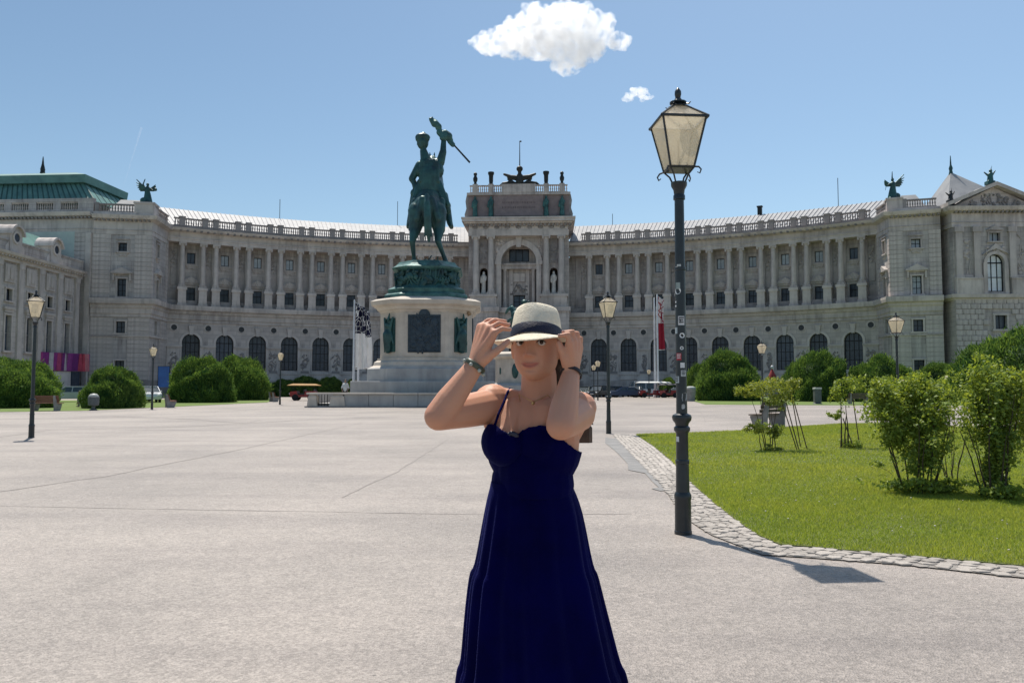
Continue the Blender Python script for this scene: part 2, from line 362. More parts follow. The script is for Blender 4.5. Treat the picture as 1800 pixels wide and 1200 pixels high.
V2, F2, T2 = blades(460000, (2.0, 23), (8.5, 32), LAWN, .040, .0062, keep=mid_)
me = np_mesh('grass', np.r_[V1, V2], np.r_[F1, F2+len(V1)], GRASS); add_tint(me, np.r_[T1, T2], 5)
tag(put('grass', me), 'short mown green grass covering the lawn', 'grass', kind='stuff')

# far lawn strips beneath the clipped bushes
def strip(name, pix, z=.012):
    mb = MB(); P = [G(x,y).to_2d() for x,y in pix]
    mb.add([(*p, z) for p in P], [tuple(range(len(P)))]); return tag(put(name, mb, mat=SOIL2), kind='structure')
strip('far_lawn', [(-250,725),(0,724),(140,722),(300,715),(470,707),(490,700.5),(300,702),(-100,705),(-250,706)])
strip('far_lawn', [(1216,704),(1240,711),(1440,712),(1700,713),(2100,716),(2100,703),(1800,698),(1250,698)])

# ------------------------------------------------------------------ cobbled border
OUT = [(1077,764),(1108,797),(1135,825),(1160,850),(1176,872),(1190,892),(1214,918),(1250,941),(1340,976),(1420,981),(1500,987),(1600,995),(1700,1006),(1800,1017),(1900,1027),(2100,1046)]
go = [G(x,y).to_2d() for x,y in OUT]; g2 = [p.to_2d() for p in gi]
BORD = go + list(reversed(g2))
mb = MB(); mb.add([(*p, .010) for p in BORD], [tuple(range(len(BORD)))])
border = tag(put('cobble_border', mb, mat=MORT), kind='structure')
def resample(P, n):
    L = [0]
    for i in range(len(P)-1): L.append(L[-1] + (P[i+1]-P[i]).length)
    out = []
    for k in range(n):
        s = L[-1]*k/(n-1); i = max(j for j in range(len(L)-1) if L[j] <= s+1e-9)
        out.append(P[i].lerp(P[i+1], (s-L[i])/(L[i+1]-L[i])))
    return out, L[-1]
cob_me = []
for k in range(7):
    mb = MB(); n = 6; rr = [random.uniform(.42, .62) for _ in range(n)]
    base = [(rr[j]*math.cos(2*math.pi*j/n + .3), rr[j]*math.sin(2*math.pi*j/n + .3)) for j in range(n)]
    tz = [random.uniform(.5, 1.0) for _ in range(n)]
    mb.loft([[(x, y, -.2) for x, y in base], [(x, y, .62*tz[j]) for j, (x, y) in enumerate(base)], [(x*.86, y*.86, tz[j]) for j, (x, y) in enumerate(base)]])
    cob_me.append(mb.mesh('cobble', COBB, smooth=False))
NA = 150
oa, Lo = resample(go, NA); ia, Li = resample(g2, NA); ncob = 0; rest = MB()
for k in range(NA-1):
    a, b = (oa[k]+oa[k+1])/2, (ia[k]+ia[k+1])/2
    step = ((oa[k+1]-oa[k]).length + (ia[k+1]-ia[k]).length)/2
    wd = (b-a).length; rows = max(2, int(round(wd/.105)))
    for r_ in range(rows):
        c = a.lerp(b, (r_+.5)/rows) + Vector((random.uniform(-.016,.016), random.uniform(-.016,.016)))
        ang = math.atan2(*(oa[k+1]-oa[k]).yx) + random.uniform(-.3, .3)
        o_me = random.choice(cob_me); sx_, sy_ = step*random.uniform(.8,1.15), wd/rows*random.uniform(.78,1.1)
        hz = random.uniform(.006, .022)
        if ncob < 300 and c.y < 13.0:
            o = put('cobble', o_me, border, (*c, .010), ang); o.scale = (sx_, sy_, hz); ncob += 1
        else:
            for f in [o_me]:
                vs = [(c.x + v.co.x*sx_*math.cos(ang) - v.co.y*sy_*math.sin(ang), c.y + v.co.x*sx_*math.sin(ang) + v.co.y*sy_*math.cos(ang), .010+v.co.z*hz*.7) for v in f.vertices]
                rest.add(vs, [tuple(p.vertices) for p in f.polygons])
tag(put('far_cobbles', rest, border, mat=COBB), kind='stuff')

# clover heads and dry bits scattered in the grass
rngc = np.random.default_rng(91); xc_ = rngc.uniform(2.2, 12, 900); yc_ = rngc.uniform(6, 17, 900); okc = inside(xc_, yc_, LAWN); xc_, yc_ = xc_[okc], yc_[okc]; mb = MB()
for k in range(min(150, len(xc_))): r_ = rngc.uniform(.006, .012); mb.ell((xc_[k], yc_[k], .05), (r_, r_, r_*.7), 5, 3)
tag(put('clover_heads', mb, mat=M('clover_white', (.62,.60,.50), (.45,.40,.28), 30, .8)), 'tiny pale clover heads dotted over the near lawn', 'clover', kind='stuff')
# ------------------------------------------------------------------ street lamps
OPAL = M('lamp_opal_glass', (.93,.88,.76), (.86,.80,.68), 2.2, .18, spec=.4, transl=.72)
OPALR = M('lamp_roof_glass', (.85,.80,.72), (.72,.66,.58), 2.5, .2, spec=.4, transl=.7)
def see_through(m, f):                            # thin milky glass: lets part of the light straight through
    t = m.node_tree; out = t.nodes['Material Output']; src = out.inputs[0].links[0].from_socket
    tr = _n(t, 'ShaderNodeBsdfTransparent'); ms = _n(t, 'ShaderNodeMixShader'); ms.inputs[0].default_value = f; tr.inputs[0].default_value = (1,.98,.94,1)
    t.links.new(src, ms.inputs[1]); t.links.new(tr.outputs[0], ms.inputs[2]); t.links.new(ms.outputs[0], out.inputs[0])
see_through(OPAL, .38); see_through(OPALR, .45)
def zl(y): return D(1200, y, 7.81).z
def make_lamp():
    L = thing('street_lamp', 'tall dark lamp post with a square lantern and many stickers beside the lawn corner', 'street lamp', G(1201, 938), R(5))
    L.location.z = 0
    # plinth: sixteen-sided, fluted by alternate radii
    P = []
    mb = MB(); mb.lathe([(.085,-.02),(.085,.03),(.080,.035),(.078,zl(878)),(.083,zl(875)),(.083,zl(869)),(.068,zl(864))], 16); put('plinth', mb, L, mat=LAMPM, smooth=30)
    mb = MB(); mb.lathe([(.066,zl(864)),(.062,zl(815)),(.068,zl(814)),(.068,zl(809)),(.060,zl(807)),(.058,zl(762)),(.062,zl(760)),(.078,zl(756)),(.078,zl(751)),(.062,zl(748)),(.066,zl(744)),(.090,zl(738)),(.095,zl(733)),(.088,zl(729)),(.054,zl(726)),(.052,zl(700)),(.0495,zl(476)),(.056,zl(475)),(.056,zl(470)),(.049,zl(469)),(.046,zl(352))], 20); put('pole', mb, L, mat=LAMPM, smooth=30)
    mb = MB(); mb.lathe([(.046,zl(352)),(.058,zl(351)),(.058,zl(344)),(.050,zl(342)),(.056,zl(334)),(.078,zl(327)),(.080,zl(321)),(.05,zl(320))], 16); put('collar', mb, L, mat=LAMPM, smooth=35)
    zb, zt, zr = zl(298), zl(216), zl(189); hb, ht, hr = .118, .215, .062
    fr = MB()
    for sx in (-1, 1):
        for sy in (-1, 1):
            fr.tube([(sx*hb,sy*hb,zb),(sx*ht,sy*ht,zt)], .011, 6); fr.tube([(sx*(ht+.02),sy*(ht+.02),zt+.004),(sx*hr,sy*hr,zr)], .010, 6)
    for z, h, r in ((zb, hb, .012), (zt, ht+.015, .014), (zr, hr, .01)):
        c = [(-h,-h,z),(h,-h,z),(h,h,z),(-h,h,z)]
        for i in range(4): fr.tube([c[i], c[(i+1)%4]], r, 6)
    fr.xy([(-.245,-.245),(.245,-.245),(.245,.245),(-.245,.245)], zt-.008, zt+.006) if False else None
    put('lantern_frame', fr, L, mat=LAMPM, smooth=60)
    for k in range(4):
        a = k*math.pi/2
        rot = lambda x, y: (x*math.cos(a)-y*math.sin(a), x*math.sin(a)+y*math.cos(a))
        mb = MB(); e = .006
        mb.loft([[(*rot(-hb+e,-hb),zb),(*rot(hb-e,-hb),zb),(*rot(hb-e,-hb+.004),zb),(*rot(-hb+e,-hb+.004),zb)], [(*rot(-ht+e,-ht),zt),(*rot(ht-e,-ht),zt),(*rot(ht-e,-ht+.004),zt),(*rot(-ht+e,-ht+.004),zt)]])
        put('lantern_pane', mb, L, mat=OPAL)
        mb = MB(); mb.loft([[(*rot(-ht,-ht),zt+.012),(*rot(ht,-ht),zt+.012),(*rot(ht,-ht+.005),zt+.012),(*rot(-ht,-ht+.005),zt+.012)], [(*rot(-hr,-hr),zr),(*rot(hr,-hr),zr),(*rot(hr,-hr+.005),zr),(*rot(-hr,-hr+.005),zr)]])
        put('roof_pane', mb, L, mat=OPALR)
        # leaf at the roof corner, scroll at the bottom corner
        mb = MB(); q = rot(-hb, -hb); d = Vector((*rot(-1,-1), 0)).normalized(); p0 = Vector((*q, zb))
        mb.tube([p0, p0+d*.05+Vector((0,0,-.01)), p0+d*.075+Vector((0,0,-.04)), p0+d*.06+Vector((0,0,-.075)), p0+d*.035+Vector((0,0,-.06))], [.009,.009,.008,.007,.005], 6)
        mb.tube([(*[v*.42 for v in q], zl(321)), (*[v*.62 for v in q], zl(309)), (*q, zb-.004)], .009, 6)
        put('scroll_bracket', mb, L, mat=LAMPM, smooth=60)
    put('bottom_plate', MB().bx(-hb,hb,-hb,hb,zb-.012,zb), L, mat=LAMPM)
    mb = MB(); mb.lathe([(.095,zr-.006),(.10,zr),(.07,zr+.02),(.055,zl(184)),(.085,zl(182)),(.085,zl(180)),(.05,zl(179)),(.035,zl(175)),(.03,zl(173))], 12)
    for k in range(4):
        a = k*math.pi/2 + math.pi/4; d = Vector((math.cos(a), math.sin(a), 0))
        mb.tube([d*.07+Vector((0,0,zl(184))), d*.115+Vector((0,0,zl(187))), d*.14+Vector((0,0,zl(184)))], [.012,.009,.004], 5)
    put('cap', mb, L, mat=LAMPM, smooth=40)
    mb = MB(); mb.lathe([(.012,zl(175)),(.026,zl(172)),(.034,zl(166)),(.032,zl(161)),(.018,zl(157)),(.004,zl(154))], 12); put('finial', mb, L, mat=LAMPM, smooth=50)
    mb = MB(); mb.lathe([(.018,zb),(.018,zb+.10),(.010,zb+.12),(.010,zb+.30)], 10); put('burner', mb, L, mat=WFRAMEL, smooth=40)
    return L
lamp0 = make_lamp()
# copies first (without the stickers)
for (x, yb, s, lab) in ((1070, 762, .99, 'dark lamp post with beige lantern at the far corner of the lawn'), (55, 769, .945, 'dark lamp post with white sticker remains near a bench and purple banner'),
                        (267, 719, .95, 'slim lamp post on the grass strip beside a red-brown bench'), (1580, 743, 1.0, 'lamp post rising from behind the rose shrubs'),
                        (492, 711, 1.0, 'lamp post behind the clipped bushes by the arched windows'), (1341, 719, 1.0, 'lamp post between two round clipped bushes'),
                        (1051, 703.5, 1.0, 'distant lamp post in front of the parked dark cars'), (1044, 702, .93, 'shorter distant lamp post beside another by the dark cars'),
                        (1122, 694, .55, 'small low lamp post behind the blue car'), (1141, 700, .85, 'thin dark lamp post near the flagpoles')):
    g = G(x, yb); dup(lamp0, (g.x, g.y, 0), R(5 + (x*7 % 40)), lab, s)
# stickers on the nearest post only
ST = [(470,.04,.05,(.5,.52,.5),-.2,'r'),(503,.05,.065,(.30,.36,.34),-.5,'r'),(512,.0,.034,(.80,.80,.76),-.55,'o'),(531,.02,.018,(.75,.76,.76),-1.05,'r'),(538,.02,.018,(.75,.76,.76),-1.05,'r'),
      (564,.062,.09,(.62,.62,.62),.12,'l'),(581,.045,.06,(.45,.52,.54),-1.1,'r'),(590,.0,.026,(.78,.80,.80),.25,'m'),(612,.0,.018,(.72,.74,.74),.15,'m'),(627,.05,.07,(.48,.03,.05),-.45,'t'),
      (642,.042,.05,(.80,.80,.80),.25,'r'),(656,.05,.06,(.55,.57,.58),.42,'l'),(667,.05,.065,(.50,.55,.56),-.9,'l'),(697,.065,.085,(.36,.37,.38),.65,'e'),(714,.035,.05,(.45,.46,.46),.3,'e'),(771,.035,.05,(.70,.70,.70),-.75,'r')]
INK = M('sticker_ink', (.02,.02,.022), None, 5, .6); WHT = M('sticker_white', (.8,.8,.8), None, 5, .6)
def wrap(mb, pts, a0, zc, r):                     # lay a flat outline round the post
    n = len(pts); ring = lambda k: [(k*r*math.sin(a0+x/r), -k*r*math.cos(a0+x/r), zc+z) for x, z in pts]
    mb.loft([ring(1.0), ring(1.035)])
for i, (y, w_, h_, c, a, sh) in enumerate(ST):
    r = .0625 if y > 760 else .0495 + .0022*(y-470)/240 + .0012
    m = M('sticker_%d' % i, c, [v*.8 for v in c], 30, .5, lo=.4, hi=.6)
    a = a + R(-5) - R(12)
    if sh in 'om': pts = [(h_*math.cos(2*math.pi*k/16), h_*math.sin(2*math.pi*k/16)) for k in range(16)]
    elif sh == 'e': pts = [(w_/2*x, h_/2*z) for x, z in ((-.8,-1),(.5,-.9),(1,-.3),(.8,.8),(.1,1),(-.9,.7),(-1,-.4))]
    else: pts = [(w_/2*x, h_/2*z) for x, z in ((-1,-1),(-.33,-1),(.33,-1),(1,-1),(1,1),(.33,1),(-.33,1),(-1,1))]
    mb = MB(); wrap(mb, pts, a, zl(y), r); o = put('sticker', mb, lamp0, mat=m)
    if sh in 'lmt':
        mk = MB(); rr = random.Random(i)
        if sh == 'm':
            wrap(mk, [(x*h_*.5, z*h_*.5) for x, z in ((-.6,-.8),(.6,-.8),(.75,.2),(.3,.9),(-.3,.9),(-.75,.2))], a, zl(y), r*1.036)
        else:
            for row in range(3):
                x = -w_*.36
                while x < w_*.3:
                    L_ = rr.uniform(.004,.011); z = h_*(.25-.25*row)
                    wrap(mk, [(x,z),(x+L_,z),(x+L_,z+h_*.13),(x,z+h_*.13)], a, zl(y), r*1.036); x += L_+.003
        put('sticker_print', mk, o, mat=WHT if sh == 't' else INK)
# ------------------------------------------------------------------ the curved palace
AC = Vector((-2.72, 45.38)); AR = 85.67; A0 = 2.65; BAY = 3.21; IN0 = 7.08
def arc(az, r, z=0.0):
    a = R(az); return Vector((AC.x + r*math.sin(a), AC.y + r*math.cos(a), z))
pal = thing('palace', 'long concave grey stone palace with column loggia, balustrade and flagpole-topped centre', 'palace', arc(A0, AR))
PL = pal.location
def sweep(name, prof, a0, a1, mat, n=None, parent=None, cap=True):
    """closed (radius offset, z) outline swept along the curve"""
    n = n or max(2, int(abs(a1-a0)/1.0)); mb = MB()
    mb.loft([[tuple(arc(a0+(a1-a0)*i/n, AR+dr, z) - PL) for dr, z in prof] for i in range(n+1)], cap)
    return put(name, mb, parent or pal, mat=mat)
def rect(r0, r1, z0, z1): return [(r0,z0),(r1,z0),(r1,z1),(r0,z1)]

def wall_open(mb, x0, x1, z0, z1, yf, dep, ops, nseg=10):
    """wall slab with openings: (cx, width, zbottom, ztop, arched)"""
    xs = sorted({x0, x1, *[c-w/2 for c,w,*_ in ops], *[c+w/2 for c,w,*_ in ops]})
    zs = sorted({z0, z1, *[o[2] for o in ops], *[o[3] for o in ops]})
    for i in range(len(xs)-1):
        for j in range(len(zs)-1):
            cx, cz = (xs[i]+xs[i+1])/2, (zs[j]+zs[j+1])/2
            if any(abs(cx-c) < w/2 and zb < cz < zt for c,w,zb,zt,_ in ops): continue
            for y in (yf, yf+dep):
                mb.add([(xs[i],y,zs[j]),(xs[i+1],y,zs[j]),(xs[i+1],y,zs[j+1]),(xs[i],y,zs[j+1])], [(0,1,2,3)])
    for a, b in (((x0,z0),(x1,z0)),((x1,z0),(x1,z1)),((x1,z1),(x0,z1)),((x0,z1),(x0,z0))):
        mb.add([(a[0],yf,a[1]),(b[0],yf,b[1]),(b[0],yf+dep,b[1]),(a[0],yf+dep,a[1])], [(0,1,2,3)])
    for c, w, zb, zt, ar in ops:
        if ar:
            zc = zt-w/2
            cv = [(c-w/2*math.cos(math.pi*k/nseg), zc+w/2*math.sin(math.pi*k/nseg)) for k in range(nseg+1)]
            for y in (yf, yf+dep):
                for k in range(nseg):
                    (xa, za), (xb, zb2) = cv[k], cv[k+1]
                    mb.add([(xa,y,za),(xb,y,zb2),(xb,y,zt),(xa,y,zt)], [(0,1,2,3)])
            ol = [(c-w/2, zb)] + cv + [(c+w/2, zb)]
        else: ol = [(c-w/2,zb),(c-w/2,zt),(c+w/2,zt),(c+w/2,zb)]
        for k in range(len(ol)):
            a, b = ol[k], ol[(k+1) % len(ol)]
            mb.add([(a[0],yf,a[1]),(b[0],yf,b[1]),(b[0],yf+dep,b[1]),(a[0],yf+dep,a[1])], [(0,1,2,3)])
    return mb
_wc = {}
def window(parent, loc, rz, w, h, nx=2, nz=3, arched=False, glass=None, frame=None, bar=.07, world=True, transom=None):
    """frame with glazing bars (origin bottom centre) and a pane behind it"""
    glass = glass or GLASS; frame = frame or WFRAME; key = (w, h, nx, nz, arched, glass.name, frame.name, bar, transom)
    if key not in _wc:
        f = MB(); t = .10; hs = h-w/2 if arched else h
        f.bx(-w/2, -w/2+bar, 0, t, 0, hs); f.bx(w/2-bar, w/2, 0, t, 0, hs); f.bx(-w/2+bar, w/2-bar, .004, t, 0, bar)
        if arched:
            n = 10
            for k in range(n):
                a, b = math.pi*k/n, math.pi*(k+1)/n; ro, ri = w/2, w/2-bar
                f.xz([(-ro*math.cos(a),hs+ro*math.sin(a)),(-ro*math.cos(b),hs+ro*math.sin(b)),(-ri*math.cos(b),hs+ri*math.sin(b)),(-ri*math.cos(a),hs+ri*math.sin(a))], 0, t)
            ol = [(-w/2,0),(w/2,0)] + [(w/2*math.cos(math.pi*k/12), hs+w/2*math.sin(math.pi*k/12)) for k in range(13)]
        else:
            f.bx(-w/2+bar, w/2-bar, .004, t, h-bar, h); ol = [(-w/2,0),(w/2,0),(w/2,h),(-w/2,h)]
        for k in range(1, nx):
            x = -w/2+w*k/nx; top = hs + (math.sqrt(max(0, (w/2)**2-x*x))-bar*.5 if arched else -bar)
            f.bx(x-bar*.4, x+bar*.4, .012, t-.01, bar, top)
        for k in range(1, nz):
            z = hs*k/nz; f.bx(-w/2+bar, w/2-bar, .02, t-.02, z-bar*.35, z+bar*.35)
        if arched: f.bx(-w/2+bar, w/2-bar, -.01, t-.02, hs-bar*.6, hs+bar*.6)
        if transom: f.bx(-w/2+bar, w/2-bar, -.01, t-.02, transom-bar*.6, transom+bar*.6)
        g = MB(); g.xz(ol, t-.03, t)
        _wc[key] = (f.mesh('window', frame), g.mesh('pane', glass))
    o = put('window', _wc[key][0], parent, loc, rz, world=world)
    put('pane', _wc[key][1], o)
    return o
def ring_(mb, ro, ri, y0, y1, cz, a0=0, a1=2*math.pi, n=16, cx=0):
    for k in range(n):
        a, b = a0+(a1-a0)*k/n, a0+(a1-a0)*(k+1)/n
        mb.xz([(cx+ro*math.cos(a),cz+ro*math.sin(a)),(cx+ro*math.cos(b),cz+ro*math.sin(b)),(cx+ri*math.cos(b),cz+ri*math.sin(b)),(cx+ri*math.cos(a),cz+ri*math.sin(a))], y0, y1)
    return mb
def column_mesh(h, r, sides=14):
    b = r*1.3
    mb = MB(); mb.bx(-b, b, -b, b, 0, .28)
    mb.lathe([(r*1.25,.28),(r*1.3,.4),(r*1.12,.5),(r*1.2,.62),(r*1.0,.72),(r*1.0,h*.33),(r*.84,h-.95),(r*.95,h-.9),(r*.86,h-.82),(r*.9,h-.55),(r*1.12,h-.32),(r*1.2,h-.22)], sides)
    mb.bx(-r*1.35, r*1.35, -r*1.35, r*1.35, h-.22, h)
    for sx in (-1, 1): mb.lathe([(.17,-.02),(.17,.02)], 8, (0,0,0)) if False else mb.bx(sx*r*1.05-.12, sx*r*1.05+.12, -r*1.28, -r*.9, h-.5, h-.22)
    return mb.mesh('column', STONE_P, smooth=35)

Z_LEDGE0, Z_LEDGE1, Z_COLB, Z_COLT, Z_CORN, Z_BAL0, Z_BAL1 = 11.0, 13.45, 16.2, 22.9, 24.9, 25.35, 26.55
half = R(BAY/2)*AR                                # half bay length on the curve
bayw = 2*AR*math.sin(R(BAY/2))
# shared bay meshes (x along the curve, y away from the square)
mb = MB(); wall_open(mb, -bayw/2-.01, bayw/2+.01, 0, Z_LEDGE0, 0, .7, [(0, 2.55, 3.95, 9.3, True)])
ME_WALL = mb.mesh('ground_wall', STONE)
mb = MB(); ring_(mb, 1.62, 1.28, -.10, .0, 9.3-1.275, 0, math.pi, 14)
for s in (-1, 1): mb.bx(min(s*1.28, s*1.62), max(s*1.28, s*1.62), -.10, 0, 3.6, 8.03)
ME_ARCHI = mb.mesh('archivolt', STONE_P)
mb = MB(); mb.xz([(-.24,9.15),(.24,9.15),(.36,10.35),(-.36,10.35)], -.28, .02); mb.bx(-.42,.42,-.34,0,10.35,10.5); ME_KEY = mb.mesh('keystone', STONE_P)
mb = MB(); mb.bx(-1.75,1.75,-.22,.02,3.35,3.75); mb.bx(-1.35,1.35,-.1,.02,2.6,3.35); mb.bx(-1.1,1.1,-.14,-.1,2.8,3.2); ME_SILL = mb.mesh('window_sill', STONE_P)
mb = MB(); ring_(mb, .60, .42, -.10, .03, 0); ME_OCR = mb.mesh('oculus', STONE_P)
mb = MB(); mb.lathe([(.43,0),(.43,.05)], 16); 
for i, v in enumerate(mb.v): mb.v[i] = (v[0], -.03+v[2], v[1])
ME_OCP = mb.mesh('pane', M('oculus_dark', (.018,.02,.024), (.03,.033,.04), 5, .4))
# carved pier between two arches: panel, little cornice, trophy relief
def relief(mb, x0, x1, z0, z1, y, n, amp=.14, seed=1):
    rr = random.Random(seed)
    for _ in range(n):
        x, z = rr.uniform(x0, x1), rr.uniform(z0, z1); s = rr.uniform(.10, .28)
        if rr.random() < .55: mb.ell((x, y, z), (s, amp*rr.uniform(.6,1.2), s*rr.uniform(.6,1.6)), 7, 4, (0, rr.uniform(-1,1), 0))
        else:
            a = rr.uniform(-.9, .9); L = rr.uniform(.25, .6)
            mb.cone((x-L*math.sin(a), y, z-L*math.cos(a)), .07, (x+L*math.sin(a), y-amp*.4, z+L*math.cos(a)), .045, 6)
    return mb
ME_PIER = []
for q in range(4):
    mb = MB(); mb.bx(-.95,.95,-.10,.02,2.4,7.35); mb.bx(-1.12,1.12,-.30,.02,7.35,7.62); mb.bx(-.98,.98,-.2,.02,7.18,7.35)
    mb.bx(-.75,.75,-.14,-.1,3.5,6.9); mb.bx(-1.05,1.05,-.2,.02,2.4,3.1)
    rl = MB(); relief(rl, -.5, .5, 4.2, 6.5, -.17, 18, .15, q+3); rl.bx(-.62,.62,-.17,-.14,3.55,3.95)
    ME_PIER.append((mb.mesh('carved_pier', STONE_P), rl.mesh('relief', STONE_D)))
ME_COL = column_mesh(Z_COLT-Z_COLB, .40)
mb = MB(); mb.bx(-.66,.66,-.66,.66,0,.35); mb.bx(-.56,.56,-.56,.56,.35,2.35); mb.bx(-.68,.68,-.68,.68,2.35,Z_COLB-Z_LEDGE1); ME_PED = mb.mesh('pedestal', STONE_P)
# loggia back wall (one bay) with door and upper window openings
LW = 1.45
bw2 = 2*(AR+LW)*math.sin(R(BAY/2))
mb = MB(); wall_open(mb, -bw2/2-.01, bw2/2+.01, Z_LEDGE1, Z_COLT, 0, .4, [(0, 1.35, Z_LEDGE1+.05, 16.35, False), (0, 1.15, 20.0, 21.6, False)])
ME_LWALL = mb.mesh('loggia_wall', STONE_L)
mb = MB()
for s in (-1, 1): mb.bx(s*.86-.17, s*.86+.17, -.16, .01, Z_LEDGE1, 16.75); mb.bx(s*.75-.14, s*.75+.14, -.1, .01, 19.85, 21.75)
mb.bx(-1.2, 1.2, -.28, .01, 16.75, 17.05); mb.xz([(-1.5,17.05),(1.5,17.05),(1.5,17.2),(0,18.0),(-1.5,17.2)], -.42, .01)
relief(mb, -.7, .7, 17.15, 17.5, -.42, 6, .1, 2); mb.bx(-1.05,1.05,-.06,.01,16.36,16.74)
mb.bx(-1.0, 1.0, -.2, .01, 19.6, 19.85); mb.bx(-.85, .85, -.14, .01, 21.75, 22.0); mb.xz([(-.7,19.6),(-.45,19.1),(0,19.3),(.45,19.1),(.7,19.6)], -.14, .01)
ME_LTRIM = mb.mesh('door_surround', STONE_P)
mb = MB()
for s in (-1, 1): mb.bx(s*.95-.42, s*.95+.42, -.16, .01, Z_LEDGE1, Z_COLT-.01); mb.bx(s*.95-.52, s*.95+.52, -.24, .01, Z_LEDGE1, 15.9)
mb.bx(-.42, .42, -.1, .01, 16.6, 19.2); relief(mb, -.28, .28, 19.5, 21.6, -.06, 9, .1, 5); mb.bx(-.4,.4,-.12,.01,14.2,16.0)
ME_LPIL = mb.mesh('loggia_pilaster', STONE_P)
# balustrade pieces
def balus(mb, x0, x1, n, z0=Z_BAL0, z1=Z_BAL1, y=0.0, d=.30):
    mb.bx(x0, x1, y-d/2, y+d/2, z0, z0+.14); mb.bx(x0, x1, y-d/2-.03, y+d/2+.03, z1-.20, z1)
    for k in range(n):
        x = x0+(x1-x0)*(k+.5)/n; r = min(.13, (x1-x0)/n*.32)
        mb.lathe([(r,z0+.14),(r*.6,z0+.3),(r*1.05,z0+.5),(r*.5,z1-.32),(r*.9,z1-.2)], 6, (x,y,0), cap=False)
    return mb
ME_BALW = balus(MB(), -1.2, 1.2, 7).mesh('balustrade', STONE_D)
ME_BALN = balus(MB(), -.38, .38, 2).mesh('balustrade', STONE_D)
mb = MB(); mb.bx(-.40,.40,-.30,.30,Z_BAL0-.05,Z_BAL1+.02); mb.bx(-.46,.46,-.36,.36,Z_BAL1+.02,Z_BAL1+.2); ME_BALP = mb.mesh('balustrade_pier', STONE_D)
mb = MB()
for k in range(5):
    x = -half+half*2*(k+.5)/5; mb.bx(x-.16, x+.16, -.55, 0, 0, .22)
ME_DENT = mb.mesh('modillion', STONE_D)

